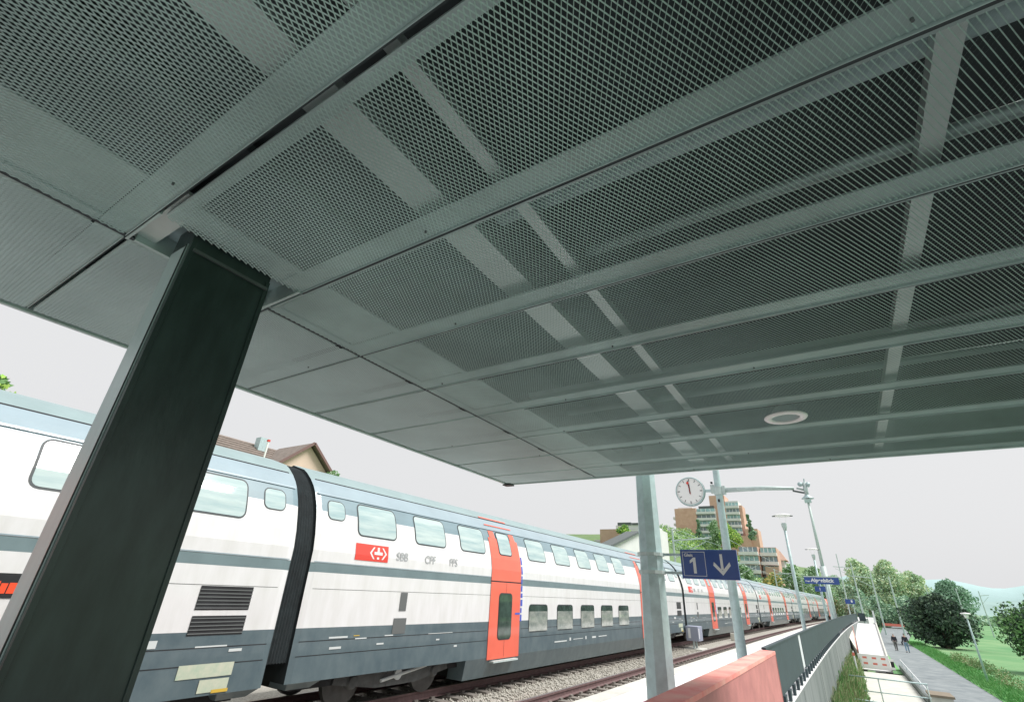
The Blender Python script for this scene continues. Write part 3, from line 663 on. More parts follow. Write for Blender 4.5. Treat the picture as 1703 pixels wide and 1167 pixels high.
    mb = MB(); patch(mb, 1.35, 1.50, 1.30, 1.315, .01); mb.build('notice', M['sticker_y'], t)
    # bogies
    for c in (3.0, CL - 3.0):
        mb = MB(); mb.box(-1.15, 1.15, c - .3, c + .3, .30, .60)
        for s in (-1, 1):
            mb.add([(s*1.02, c-1.75, .46), (s*1.02, c-.6, .30), (s*1.02, c+.6, .30), (s*1.02, c+1.75, .46), (s*1.02, c+1.7, .60), (s*1.02, c-1.7, .60)] + [(s*1.14, c-1.75, .46), (s*1.14, c-.6, .30), (s*1.14, c+.6, .30), (s*1.14, c+1.75, .46), (s*1.14, c+1.7, .60), (s*1.14, c-1.7, .60)],
                   [(0,1,2,3,4,5), (11,10,9,8,7,6), (0,6,7,1), (1,7,8,2), (2,8,9,3), (3,9,10,4), (4,10,11,5), (5,11,6,0)])
        bg_ = mb.build('bogie', M['t_bogie'], t)
        for q in (-1.25, 1.25):
            mb = MB()
            for s in (-1, 1):
                mb.lathe([(.001, -.07), (.10, -.07), (.12, -.02), (.33, -.03), (.36, -.065), (.455, -.065), (.455, .05), (.47, .065), (.36, .07), (.001, .07)][::s], (s * .76, c + q, .46), 28, axis='x') if s > 0 else mb.lathe([(.001, .07), (.10, .07), (.12, .02), (.33, .03), (.36, .065), (.455, .065), (.455, -.05), (.36, -.07), (.001, -.07)], (s * .76, c + q, .46), 28, axis='x')
            mb.tube([(-.7, c + q, .46), (.7, c + q, .46)], .09, 10); mb.build('wheelset', M['t_wheel'], bg_)
            mb = MB(); mb.lathe([(.001, .16), (.10, .16), (.13, .12), (.13, 0), (.001, 0)], (1.02, c + q, .46), 16, axis='x'); mb.build('axle_box', M['t_bogie'], bg_)
        mb = MB(); mb.tube([(1.18, c - .5, .42), (1.18, c + .9, .60)], .035, 8); mb.lathe([(.001, .001), (.11, .001), (.11, .05), (.001, .05)], (1.14, c, .50), 14, axis='x'); mb.build('damper', M['t_mark'], bg_)
    return t
coach0 = make_coach()
# bellows (gangway) belongs to the coach it follows
def bellows(parent):
    mb = MB(); pts = [(HW - .06 - a, h - .03) for a, h in PROF if h > .95] ; pts = [(HW - .06, .95)] + pts
    full = pts + [(-x, h) for x, h in reversed(pts[:-1])]; n = len(full); vs = []; fs = []
    us = [CL + .0 + i * .03 for i in range(18)]
    for i, u in enumerate(us): q = 0 if i % 2 else .022; vs += [(x - (q if x > 0 else -q), u, h - q) for x, h in full]
    for j in range(len(us) - 1):
        for k in range(n - 1): fs.append((j*n+k, (j+1)*n+k, (j+1)*n+k+1, j*n+k+1))
    mb.add(vs, fs); mb.build('gangway_bellows', M['t_bellows'], parent)
    mb = MB(); mb.box(-.3, .3, CL, CL + .5, .75, .95); mb.box(-1.0, -.7, CL, CL + .5, .95, 1.15); mb.box(.7, 1.0, CL, CL + .5, .95, 1.15); mb.build('coupler', M['t_under'], parent)
bellows(coach0)
LABS = ['leading double decker coach passing behind and left of the dark canopy column',
        'nearest whole double decker coach, with large red logo just right of the black bellows',
        'double decker coach partly behind the track number sign, second red doors pair',
        'double decker coach right of the slim clock post, behind the platform lamps',
        'far double decker coach behind the station name sign, with thin orange doors',
        'farthest double decker coach directly coupled to the red locomotive']
Y0 = 6.35; PIT = 26.55
def place(o, u0):
    y0 = u0; y1 = u0 + CL; xa, xb = -10 + bend(y0), -10 + bend(y1)
    o.location = (xa, y0, -.55); o.rotation_euler = (0, 0, -math.atan2(xb - xa, y1 - y0))
for i, n in enumerate((-1, 0, 1, 2, 3, 4)):
    c = coach0 if i == 0 else copy_tree(coach0)
    c['label'] = LABS[i]; place(c, Y0 + n * PIT)
mb = MB(); patch(mb, 20.9, 22.72, 1.90, 2.17, .008); dsp = mb.build('destination_display', M['black'], coach0)
mb = MB(); u = 21.0
while u < 22.6: l = .06 + .05 * ((u * 5.3) % 1); patch(mb, u, u + l, 1.95, 2.06 + .03 * ((u * 3.1) % 1), .012); u += l + .012
mb.build('display_lettering', M['led_red'], dsp)['kind'] = 'stuff'
# locomotive
lo = thing('locomotive', 'red locomotive at the far tail end of the train', 'locomotive', (0, 0, 0))
mb = MB(); pr = [(1.45, .5), (1.45, 3.0), (1.15, 3.7), (.8, 4.0), (-.8, 4.0), (-1.15, 3.7), (-1.45, 3.0), (-1.45, .5)]
vs = []; us = [(0, .55), (.9, 1), (17.6, 1), (18.5, .55)]
for u, s in us: vs += [(x * (.9 if s < 1 else 1), u if h > 2.0 else u + (0 if 0 < u < 18 else (-.4 if u == 0 else .4)), h if h < 3.2 or s == 1 else h - .5) for x, h in pr]
fs = []
for j in range(3):
    for k in range(7): fs.append((j*8+k, (j+1)*8+k, (j+1)*8+k+1, j*8+k+1))
fs += [tuple(range(8)), tuple(range(31, 23, -1))]
mb.add(vs, fs); mb.build('body', M['t_red'], lo)
mb = MB(); mb.box(-1.46, 1.46, .3, 18.2, .45, 1.0); mb.build('skirt', M['t_skirt'], lo)
mb = MB(); mb.box(-1.0, 1.0, 1.0, 17.5, 4.0, 4.2); mb.build('roof_gear', M['t_bogie'], lo)
mb = MB(); mb.box(1.451, 1.46, .95, 1.6, 2.2, 3.0); mb.box(1.451, 1.46, 16.9, 17.5, 2.2, 3.0); mb.build('cab_window', M['t_glass_dark'], lo)
mb = MB()
for u in (2.5, 5.3, 13, 15.8): mb.lathe([(.001, .07), (.5, .07), (.5, -.07), (.001, -.07)], (.9, u, .5), 16, axis='x'); mb.lathe([(.001, .07), (.5, .07), (.5, -.07), (.001, -.07)], (-.9, u, .5), 16, axis='x')
mb.build('wheelset', M['t_wheel'], lo)
place(lo, Y0 + 5 * PIT + .6)

# ------------------------------------------------------------------ catenary masts and wires
def catmast(x, y, h, label, arm=0, r=.11, z=None, group='overhead line masts', th=None):
    z = ground_z(x, y) if z is None else z
    t = thing('overhead_line_mast', label, 'mast', (x, y, z), 0, group)
    mb = MB(); mb.tube([(0, 0, 0), (0, 0, h)], [r, r * .7], 8); mb.build('post', M['galv_light'], t)
    if arm:
        s = 1 if arm > 0 else -1
        mb = MB(); mb.tube([(0, 0, h - .9), (arm, 0, h - .7)], .07, 6); mb.tube([(0, 0, h - 2.4), (arm * .9, 0, h - 1.0)], .035, 6); mb.tube([(0, 0, h - .2), (arm * .6, 0, h - .75)], .015, 5)
        mb.build('cantilever', M['galv_light'], t)
    return t
catmast(-12.6, 47.5, 8.3, 'overhead line mast with cantilever behind the train next to the wide pole', 3.2, .12, -.9)
catmast(-12.2, 78, 8.3, 'overhead line mast behind the train just right of the slim clock post', 3.0, .13, -.9)
catmast(-10.6, 108, 8.5, 'overhead line mast behind the train near the station name sign', 3.0, .13, -.9)
catmast(-8.4, 140, 8.5, 'overhead line mast rising over the far coaches of the train', 3.0, .13, -.9)
catmast(-.2, 96, 11.5, 'thin mast with a pointed tip just beyond the end of the black fence', 0, .09, -2.2)
catmast(1.64, 110, 10.8, 'pale mast leftmost in the row before the tall pale trees', -2.8, .13, -1.8)
catmast(4.14, 110, 9.4, 'pale mast second in the row before the tall pale trees', -2.8, .13, -1.9)
catmast(6.6, 110, 8.9, 'pale mast third in the row before the tall pale trees', 0, .13, -1.95)
catmast(12.0, 118, 8.0, 'pale mast standing behind the left part of the dark round tree', 0, .10, -2.2)
catmast(15.2, 112, 7.7, 'pale mast standing behind the right part of the dark round tree', 0, .10, -2.2)
catmast(24, 150, 8.6, 'thin grey mast in the distance over the low houses, nearer the round tree', 1.5, .12, -2.2)
catmast(33, 160, 8.8, 'thin grey mast in the distance over the low houses, farther right', 1.5, .12, -2.2)
for q, (cx, h, lab) in enumerate(((-10, 5.4, 'overhead contact wire running above the far track'), (-10, 6.6, 'upper carrier wire above the far track'), (-6.2, 5.4, 'overhead contact wire running above the near track'))):
    mb = MB(); mb.tube([(cx + bend(y), y, h - (.0 if q != 1 else .35 * math.sin(((y % 60) / 60) * math.pi))) for y in range(36, 240, 6)], .012, 4)
    tag(mb.build('overhead_wire', M['galv'], None), lab, 'wire')

# ------------------------------------------------------------------ ramp, path, slope right of the platform
struct(strip('added_paving', [-1.2, 2.24], [7.05, 12, 18, 25.5], lambda x, y: -2.284, M['pale_concrete'], False))  # paving added out of view to keep green reflections off the canopy
struct(strip('added_paving', [5.87, 12], [7.05, 12, 18, 27], lambda x, y: -2.281, M['asphalt'], False))
struct(strip('path', [2.25, 5.85], [8 + 4 * i for i in range(23)], lambda x, y: -2.285, M['asphalt'], False))
V = []; 
pc = [(96, 2.3, 5.85), (108, 2.9, 6.9), (125, 3.9, 8.4), (150, 5.2, 9.4), (185, 7.0, 10.5)]
mb = MB(); vs = []
for (y, a, b) in pc: vs += [(a, y, -2.285 + max(0, y - 96) * .006), (b, y, -2.285 + max(0, y - 96) * .006)]
mb.add(vs, [(2*i, 2*i+1, 2*i+3, 2*i+2) for i in range(len(pc)-1)]); struct(mb.build('path', M['asphalt']))
struct(strip('verge', [5.86, 6.6, 7.6], [20 + 3 * i for i in range(35)], lambda x, y: -2.284 if x > 6 else -2.27, M['verge'], False))
struct(strip('verge', [1.55, 2.24], [52 + 3 * i for i in range(16)], lambda x, y: -2.27, M['verge'], False))
# slope with grass right of the retaining wall
struct(strip('slope', [-1.27, -.6, 0, .6, 1.2, 2.24], [18 + 1.5 * i for i in range(22)], lambda x, y: -2.30 + max(0, (-.15 - x)) * .75 + (.04 if x < .1 else 0) * math.sin(y * 1.7 + x * 3) + (.045 if y < 31 else 0), M['hillgrass'], False))
rp = thing('ramp', 'white sunlit pedestrian ramp rising to the platform behind the striped barrier', 'ramp', (0, 0, 0))
def rz(y): return -2.2 + (y - 49.5) * (2.25 / 36)
mb = MB(); ys = [49.5, 60, 70, 80, 85.5]; vs = []
for y in ys: vs += [(-.15 + .0 * y, y, rz(y)), (1.55 + (y - 49.5) * .022, y, rz(y)), (1.55 + (y - 49.5) * .022, y, -2.4), (-.15, y, -2.4)]
fs = []
for j in range(4):
    for k in range(4): fs.append((4*j+k, 4*j+(k+1) % 4, 4*j+4+(k+1) % 4, 4*j+4+k))
fs += [(3, 2, 1, 0), (16, 17, 18, 19)]
mb.add(vs, fs); mb.build('deck', M['ramp'], rp)
mb = MB(); vs = []
for y in ys: vs += [(1.56 + (y - 49.5) * .022, y, rz(y) - .1), (1.68 + (y - 49.5) * .022, y, rz(y) - .1), (1.68 + (y - 49.5) * .022, y, rz(y) + .22), (1.56 + (y - 49.5) * .022, y, rz(y) + .22)]
mb.add(vs, fs); mb.build('kerb', M['pale_concrete'], rp)
mb = MB(); mb.tube([(2.38, 85.2, rz(85)), (2.38, 85.2, rz(85) + 1.6)], .10, 8); mb.build('end_post', M['post_white'], rp)
cw = thing('ramp_side_wall', 'cream triangular side wall with red posts left of the white ramp', 'wall', (0, 0, 0))
mb = MB(); mb.add([(-.95, 57, -.35), (-.30, 84, .35), (-.17, 52, -1.95), (-.17, 52, -1.0), (-.22, 84, 1.3)], [(0, 2, 3), (0, 3, 4), (0, 4, 1)])
mb = MB(); mb.add([(-.86, 58, .05), (-.32, 85, .9), (-.22, 85, -.3), (-.22, 50, -1.1), (-.22, 50, -2.2), (-.72, 58, -2.1)], [(0, 5, 4, 3), (0, 3, 1), (3, 2, 1)]); mb.build('panel', M['cream'], cw)
mb = MB(); mb.bar((-1.0, 58, .1), (-.74, 58, -1.7), .16, .12); mb.build('post', M['red'], cw)
mb = MB(); mb.bar((-.19, 50, -1.05), (-.19, 84, 1.0), .03, .05); mb.bar((-.19, 49.9, -1.05), (-.19, 49.9, -2.2), .05, .05); mb.build('handrail', M['barrier_red'], cw)
br = thing('barrier', 'white barrier with two rows of red blocks across the foot of the ramp', 'barrier', (.72, 48.4, -2.25))
mb = MB(); mb.box(-.98, .86, -.03, .03, .18, 1.08); mb.build('board', M['clock_white'], br, bevel=.01)
for zz in (.45, .80):
    for x in (-.58, -.02, .52): mb = MB(); mb.box(x - .13, x + .13, -.036, -.031, zz, zz + .12); mb.build('red_block', M['barrier_red'], br)
for x in (-.8, .68): mb = MB(); mb.box(x - .22, x + .22, -.14, .14, 0, .09); mb.build('foot', M['black'], br, bevel=.02)
mb = MB(); mb.box(.87, 1.12, -.02, .02, .25, .40); mb.box(.87, 1.12, -.02, .02, .75, .90); mb.build('side_board', M['clock_white'], br)
mb = MB(); mb.box(.9, 1.1, -.018, .018, .401, .749); mb.build('side_gap', M['black'], br)
wp = thing('barrier_post', 'white post with a red reflector beside the foot of the ramp', 'post', (-.42, 40.5, -2.1))
mb = MB(); mb.tube([(0, 0, 0), (0, 0, 1.5)], .045, 8); mb.build('post', M['post_white'], wp)
mb = MB(); mb.box(-.07, .07, -.06, -.04, 1.25, 1.42); mb.build('reflector', M['barrier_red'], wp)
slb = MB(); slb.box(-.35, 2.23, 31, 48.0, -2.4, -2.24); struct(slb.build('paved_slab', M['pale_concrete']))
def railing(label, x0, x1, y, z0, z1, posts, zb):
    t = thing('handrail', label, 'handrail', (0, y, 0), 0, 'grey steel handrails below the platform')
    mb = MB(); mb.tube([(x0, 0, z1), (x1, 0, z1 - .01)], .028, 8); mb.build('top_bar', M['galv'], t, smooth=True)
    if z0 is not None: mb = MB(); mb.tube([(x0 + .1, 0, z0), (x1, 0, z0 + .03)], .022, 8); mb.build('lower_bar', M['galv'], t, smooth=True)
    for x in posts: mb = MB(); mb.tube([(x, 0, zb), (x, 0, z1 - .02)], .025, 8); mb.build('post', M['galv_light'], t, smooth=True)
railing('grey handrail with two bars above the concrete slab', -.75, 2.25, 32, -1.70, -1.14, (.42, 2.2), -2.24)
railing('lowest grey handrail nearest the camera among the weeds', -1.05, .6, 27, None, -1.48, (-1.02,), -2.0)
dg = thing('sloping_rail', 'pale diagonal handrail on a low wall between slab and asphalt path', 'handrail', (0, 0, 0))
mb = MB(); mb.tube([(2.44, 35, -1.75), (2.44, 53, -1.62)], .03, 8); mb.build('top_bar', M['post_white'], dg)
mb = MB(); mb.box(2.26, 2.42, 34.5, 53, -2.4, -1.95); mb.build('low_wall', M['concrete'], dg)
for y in (36, 40, 44, 48, 52): mb = MB(); mb.tube([(2.44, y, -2.3), (2.44, y, -1.7)], .02, 6); mb.build('post', M['galv'], dg)
bb = thing('wall_pillar', 'pale wall pillar with a flat brown lid at the bottom right of the path', 'pillar', (2.78, 34.2, -2.3))
mb = MB(); mb.box(-.42, .40, -.5, .9, 0, .52); mb.build('body', M['pale_concrete'], bb)
mb = MB(); mb.box(-.47, .47, -.6, 1.0, .522, .62); mb.build('lid', M['brown_lid'], bb, bevel=.01)
mb = MB(); mb.box(-.05, .15, -.506, -.501, .1, .3); mb.build('plate', M['dark_metal'], bb)
rl = thing('path_lamp', 'leaning grey path lamp with a flat white hood beside the round dark tree', 'street lamp', (6.8, 49.5, -2.28))
mb = MB(); mb.tube([(0, 0, 0), (0, 0, 3.95)], [.07, .045], 10); mb.build('shaft', M['galv'], rl, smooth=True)
mb = MB(); mb.lathe([(.001, .16), (.27, .12), (.30, .08), (.24, .03), (.001, .03)], (0, 0, 4.0), 18); mb.build('hood', M['clock_white'], rl, smooth=True)
mb = MB(); mb.lathe([(.001, -.22), (.10, -.2), (.15, .03), (.001, .03)], (0, 0, 4.0), 14); mb.build('diffuser', M['lamp_white'], rl, smooth=True)
rb = thing('roadworks_barrier', 'low orange red barrier lying across the far end of the path', 'barrier', (7.4, 150, -1.9))
mb = MB(); mb.box(-2.0, 2.0, -.05, .05, .5, 1.0); mb.build('board', M['barrier_red'], rb)
for x in (-1.7, 1.7): mb = MB(); mb.box(x - .05, x + .05, -.05, .05, 0, .5); mb.build('leg', M['barrier_red'], rb)
fw = thing('far_wall', 'long low grey brown wall across the far end of the path', 'wall', (0, 0, 0))
mb = MB(); mb.box(3.5, 13.5, 196, 197, -2.4, .2); mb.build('wall', M['concrete'], fw)

# ------------------------------------------------------------------ foliage
def leaves(n, centers, radii, size, flat=1.0, ratio=.6):
    centers = np.array(centers); radii = np.array(radii); k = rng.integers(0, len(centers), n)
    d = rng.normal(size=(n, 3)); d /= np.linalg.norm(d, axis=1)[:, None]
    r = rng.random(n) ** (1 / 2.2)
    P = centers[k] + d * (radii[k] * r[:, None]) * np.array([1, 1, flat])
    a = rng.normal(size=(n, 3)); a /= np.linalg.norm(a, axis=1)[:, None]
    b = np.cross(a, rng.normal(size=(n, 3))); b /= np.linalg.norm(b, axis=1)[:, None]
    s = rng.uniform(size * .6, size * 1.3, (n, 1))
    V = np.stack([P - a * s, P - b * s * ratio, P + a * s, P + b * s * ratio], 1).reshape(-1, 3)
    return V, np.arange(4 * n).reshape(n, 4)
def tree(name, label, x, y, z, h, rw, mats, n=2200, size=.25, trunk=.35, nl=14, group=None, shape='round', cat='tree', low=.25, vk=.30):
    t = thing(name, label, cat, (x, y, z), 0, group)
    cs, rs = [], []
    for i in range(nl):
        f = (i + .5) / nl
        hh = h * (low + (1 - low) * f * .92)
        if shape == 'cone': wv = rw * (1 - f) * .95 + .15
        elif shape == 'poplar': wv = rw * (.5 + .5 * math.sin(f * 3.0))
        else: wv = rw * math.sqrt(max(.05, 1 - (2 * f - .95) ** 2))
        a = random.uniform(0, 6.28); q = wv * (random.uniform(.25, .62) if vk >= .3 else random.random() ** .5 * .88)
        cs.append((math.cos(a) * q, math.sin(a) * q, hh)); v = max(wv * random.uniform(.38, .58), rw * .18)
        if shape == 'round': v = max(wv * random.uniform(.2, .5) if vk < .3 else v, rw * vk * random.uniform(.75, 1.1))
        rs.append((v, v, v * .85))
    V, Q = leaves(n, cs, rs, size)
    mi = (np.repeat(rng.integers(0, 100, n), 1) < 35).astype(int) if len(mats) > 1 else None
    np_mesh('crown', V, Q, [M[m] for m in mats], t, mi)
    mb = MB(); tops = []
    mb.tube([(0, 0, -.2), (.04 * h * .3, 0, h * .35), (0, .02 * h, h * .7)], [trunk, trunk * .7, trunk * .3], 7)
    for c in cs[::2]: mb.tube([(0, 0, h * low * random.uniform(.7, 1.1)), (c[0] * .5, c[1] * .5, c[2] * .7), c], [trunk * .45, trunk * .25, trunk * .06], 5)
    mb.build('trunk', M['bark'], t)
    return t
tree('round_tree', 'big dark green round tree with a dense spreading crown beside the asphalt path', 9.75, 92, -2.3, 6.25, 3.7, ['leaf_dark', 'leaf_darkmid'], 15000, .19, .3, 70, low=.08, vk=.23)
tree('round_tree', 'dark leafy tree cropped by the right edge of the photo', 13.0, 62, -2.3, 5.1, 3.4, ['leaf_mid', 'leaf_dark'], 9000, .14, .2, 18, low=.3)
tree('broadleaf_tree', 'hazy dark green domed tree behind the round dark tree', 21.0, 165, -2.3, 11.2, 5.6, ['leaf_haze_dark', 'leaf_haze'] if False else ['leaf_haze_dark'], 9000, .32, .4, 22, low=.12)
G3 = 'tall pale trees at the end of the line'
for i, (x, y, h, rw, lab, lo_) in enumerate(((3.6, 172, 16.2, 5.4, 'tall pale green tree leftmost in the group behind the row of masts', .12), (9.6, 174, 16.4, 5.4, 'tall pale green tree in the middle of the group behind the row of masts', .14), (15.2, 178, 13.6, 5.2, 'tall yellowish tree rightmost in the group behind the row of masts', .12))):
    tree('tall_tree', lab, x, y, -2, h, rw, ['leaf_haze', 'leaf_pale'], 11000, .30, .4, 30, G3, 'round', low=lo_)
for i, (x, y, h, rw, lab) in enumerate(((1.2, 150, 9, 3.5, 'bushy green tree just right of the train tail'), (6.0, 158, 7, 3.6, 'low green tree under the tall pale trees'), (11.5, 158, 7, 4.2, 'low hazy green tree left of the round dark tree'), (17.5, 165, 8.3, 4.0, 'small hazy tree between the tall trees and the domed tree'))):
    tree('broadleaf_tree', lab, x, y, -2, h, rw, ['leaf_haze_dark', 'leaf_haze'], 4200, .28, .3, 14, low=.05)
# slope trees behind the train
sl_ = [(-18, 120, 9, 4.5, 'leaf_mid', 'leaf_haze', 'green tree on the slope left of the autumn coloured tree'), (-13, 128, 9.2, 3.6, 'leaf_autumn', 'leaf_mid', 'yellow brown autumn tree on the slope behind the train'), (-10, 140, 12, 5.0, 'leaf_mid', 'leaf_haze', 'tall green tree on the slope right of the autumn tree'),
       (-5.5, 152, 12.5, 5.0, 'leaf_mid', 'leaf_haze', 'dense green tree on the slope above the far coaches'), (-1.8, 168, 11, 4.4, 'leaf_haze', 'leaf_haze_dark', 'hazy green tree on the slope above the locomotive'), (-15, 112, 5.5, 4, 'leaf_bright', 'leaf_mid', 'bright green bush above the roof of the train'),
       (-11, 122, 5.6, 3.6, 'leaf_bright', 'leaf_mid', 'bright green bush above the far coach roofs'), (-22, 135, 10, 4, 'leaf_mid', 'leaf_haze', 'green tree below the white terrace flats')]
for (x, y, h, rw, a, b, lab) in sl_: tree('broadleaf_tree', lab, x, y, ground_z(x, y) - .3, h, rw, [a, b], 5200, .25, .3, 16, low=.05)
# conifers and bushes before the towers
for (x, y, h, rw, a, b, sh, lab) in ((-50.5, 235, 13, 3.6, 'leaf_haze_dark', 'leaf_mid', 'cone', 'dark conifer in front of the left brick part of the tower block'), (-27, 215, 10, 2.8, 'leaf_haze_dark', 'leaf_mid', 'cone', 'small dark conifer in front of the low brick wing'),
     (-43, 232, 11.5, 4.5, 'leaf_mid', 'leaf_haze', 'round', 'green tree before the balconies of the tower block'), (-37, 222, 9, 4.5, 'leaf_bright', 'leaf_mid', 'round', 'bright green tree before the tall brick core'), (-55, 240, 8, 5, 'leaf_mid', 'leaf_haze', 'round', 'green bushy tree at the left foot of the tower block'), (-32, 205, 6, 4, 'leaf_bright', 'leaf_mid', 'round', 'bright green bush above the blue track sign'),
     (-44.6, 122, 13.0, 4.0, 'leaf_bright', 'leaf_mid', 'round', 'bright yellow green tree in front of the brown brick block'), (-58, 120, 6.2, 4, 'leaf_mid', 'leaf_haze', 'round', 'low green tree left of the brown brick block')):
    z = ground_z(x, y) if y < 200 else {13: 22, 10: 23.5, 11.5: 22, 9: 22, 8: 19.5, 6: 20}.get(h, 20)
    if x == -44.6: z = 5.4
    if x == -58: z = 7
    tree('conifer' if sh == 'cone' else 'broadleaf_tree', lab, x, y, z - (0 if sh == 'cone' else 0), h, rw, [a, b], 4200, .30, .3, 16, None, sh, low=.05)
tree('broadleaf_tree', 'green treetop peeking over the leading coach at the left edge', -31, 4.0, -.5, 10.2, 2.0, ['leaf_mid', 'leaf_bright'], 2500, .16, .2, 12, low=.3)
tree('broadleaf_tree', 'small green treetop right of the peach gabled house', -38, 28.6, 3, 8.0, 2.0, ['leaf_haze', 'leaf_mid'], 2500, .14, .2, 10, low=.3)
# far wood, hedge and weeds: stuff
cs = []; rs = []
for i in range(150):
    x = rng.uniform(25, 260); y = 330 + rng.uniform(-10, 50); cs.append((x, y, -1.2 + rng.uniform(-.6, .8))); rs.append((8, 8, 2.2 + rng.uniform(0, 1.0)))
V, Q = leaves(30000, cs, rs, 1.0); o = np_mesh('far_hedge', V, Q, [M['leaf_haze_dark'], M['leaf_haze']], None, rng.integers(0, 2, 30000)); o['kind'] = 'stuff'; tag(o, 'hazy band of far hedges and woodland along the edge of the field', 'woodland')
cs = []; rs = []
for i in range(60):
    x = rng.uniform(-12, 26); y = 205 + rng.uniform(0, 30); cs.append((x, y, rng.uniform(-1, 3))); rs.append((4, 4, 4))
V, Q = leaves(26000, cs, rs, .5); o = np_mesh('far_thicket', V, Q, [M['leaf_haze_dark'], M['leaf_haze']], None, rng.integers(0, 2, 26000)); o['kind'] = 'stuff'; tag(o, 'dense hazy thicket filling the gap under the tall pale trees', 'woodland')
cs = []; rs = []
for i in range(420):
    y = rng.uniform(60, 262); xx = rng.uniform(-82 if y > 195 else -34, -19); x = xx + bend(y); cs.append((x, y, ground_z(x, y) + rng.uniform(0, 1.5))); rs.append((3.5, 3.5, 2.6))
V, Q = leaves(110000, cs, rs, .36); o = np_mesh('slope_thicket', V, Q, [M['leaf_mid'], M['leaf_bright'], M['leaf_haze']], None, rng.integers(0, 3, 110000)); o['kind'] = 'stuff'; tag(o, 'green undergrowth covering the hillside behind the train', 'undergrowth')
# weeds on slope: upright blades
def blades(n, xr, yr, h, mats, name, label):
    x = rng.uniform(*xr, n); y = yr[0] + (yr[1] - yr[0]) * rng.random(n); z = -2.28 + np.maximum(0, -.15 - x) * .75
    hh = rng.uniform(h * .3, h, n) * (.5 + .5 * np.sin(x * 5 + y * 1.3) ** 2); a = rng.uniform(0, 6.28, n); w_ = rng.uniform(.010, .03, n); lx = rng.normal(0, .12, n); ly = rng.normal(0, .12, n)
    V = np.empty((n, 4, 3)); dx, dy = np.cos(a) * w_, np.sin(a) * w_
    V[:, 0] = np.stack([x - dx, y - dy, z], 1); V[:, 1] = np.stack([x + dx, y + dy, z], 1); V[:, 2] = np.stack([x + lx + dx * .3, y + ly + dy * .3, z + hh], 1); V[:, 3] = np.stack([x + lx * .9 - dx * .3, y + ly * .9 - dy * .3, z + hh * .96], 1)
    o = np_mesh(name, V.reshape(-1, 3), np.arange(4 * n).reshape(n, 4), mats, None, rng.integers(0, len(mats), n)); o['kind'] = 'stuff'; tag(o, label, 'plants')
blades(30000, (-1.24, -.30), (17, 56), .85, [M['weed'], M['weed_green'], M['weed']], 'weeds', 'tall mixed weeds on the slope below the concrete wall')
blades(9000, (-.9, 2.2), (24, 31), .45, [M['weed_green'], M['weed_green'], M['weed']], 'weeds', 'green weeds in front of the pale paved slab')
blades(20000, (5.9, 7.6), (36, 100), .35, [M['verge'], M['weed_green']], 'verge_grass', 'rough bright grass along the right edge of the asphalt path')
cs = []; rs = []
for i in range(26):
    y = rng.uniform(42, 70); cs.append((rng.uniform(7.4, 8.8), y, -2.1)); rs.append((.6, .8, .55))
V, Q = leaves(6000, cs, rs, .06); o = np_mesh('field_weeds', V, Q, [M['weed'], M['leaf_mid']], None, rng.integers(0, 2, 6000)); o['kind'] = 'stuff'; tag(o, 'brownish weeds at the edge of the meadow near the path lamp', 'plants')

# ------------------------------------------------------------------ hills
def ridge(name, y, x0, x1, f, mat, zb=-30):
    mb = MB(); n = 80; vs = []
    for i in range(n + 1):
        x = x0 + (x1 - x0) * i / n; h = f(x); vs += [(x, y, zb), (x, y + 60, h * .6), (x, y + 240, h)]
    fs = []
    for i in range(n):
        for k in range(2): fs.append((3*i+k, 3*i+3+k, 3*i+4+k, 3*i+1+k))
    mb.add(vs, fs); return struct(mb.build(name, mat, None, smooth=True))
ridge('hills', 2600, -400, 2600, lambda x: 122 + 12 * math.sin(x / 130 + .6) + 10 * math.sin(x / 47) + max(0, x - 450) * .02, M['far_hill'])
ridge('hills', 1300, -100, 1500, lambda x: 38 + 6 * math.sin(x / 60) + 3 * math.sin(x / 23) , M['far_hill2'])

# ------------------------------------------------------------------ buildings
def house(name, label, loc, rotz, cat='building'): return thing(name, label, cat, loc, rotz)
h1 = house('gabled_house', 'house with brown tiled roof and a peach gable above the train', (-40, 0, -.5), 0)
mb = MB(); mb.box(-8, -.2, 15, 29.4, 0, 10.6); mb.build('wall', M['peach_wall'], h1)
mb = MB(); mb.add([(.5, 14.5, 10.5), (.5, 28.9, 10.5), (-4.5, 29.2, 13.3), (-4.5, 14.5, 13.3)], [(0, 1, 2, 3)]); mb.add([(-9.5, 14.5, 10.4), (-9.5, 29, 10.4), (-4.5, 29.2, 13.3), (-4.5, 14.5, 13.3)], [(3, 2, 1, 0)])
for i in range(9): z = 10.5 + i * .31; xx = .5 - i * .555; mb.bar((xx + .03, 14.5, z + .03), (xx + .03, 28.9, z + .03), .10, .06)
mb.build('roof', M['roof_tile'], h1)
gb = MB(); gx = 1.0
gb.add([(gx, 22.7, 10.3), (gx, 29.2, 10.3), (gx, 26.0, 13.05)], [(0, 1, 2)]); gb.build('gable', M['peach_wall'], h1)
gb = MB(); gb.add([(gx + .5, 22.3, 10.2), (gx + .5, 26.0, 13.35), (-4, 26.0, 13.35), (-4, 22.3, 10.2)], [(0, 1, 2, 3)]); gb.add([(gx + .5, 29.6, 10.2), (gx + .5, 26.0, 13.35), (-4, 26.0, 13.35), (-4, 29.6, 10.2)], [(3, 2, 1, 0)]); gb.build('dormer_roof', M['roof_tile'], h1)
gb = MB(); gb.bar((gx + .5, 22.2, 10.1), (gx + .5, 26, 13.3), .16, .22); gb.bar((gx + .5, 26, 13.3), (gx + .5, 29.7, 10.1), .16, .22); gb.build('barge_board', M['roof_edge'], h1)
gb = MB(); gb.box(-3.8, -3.0, 23.4, 24.3, 11.5, 13.7); gb.build('chimney', M['galv'], h1)
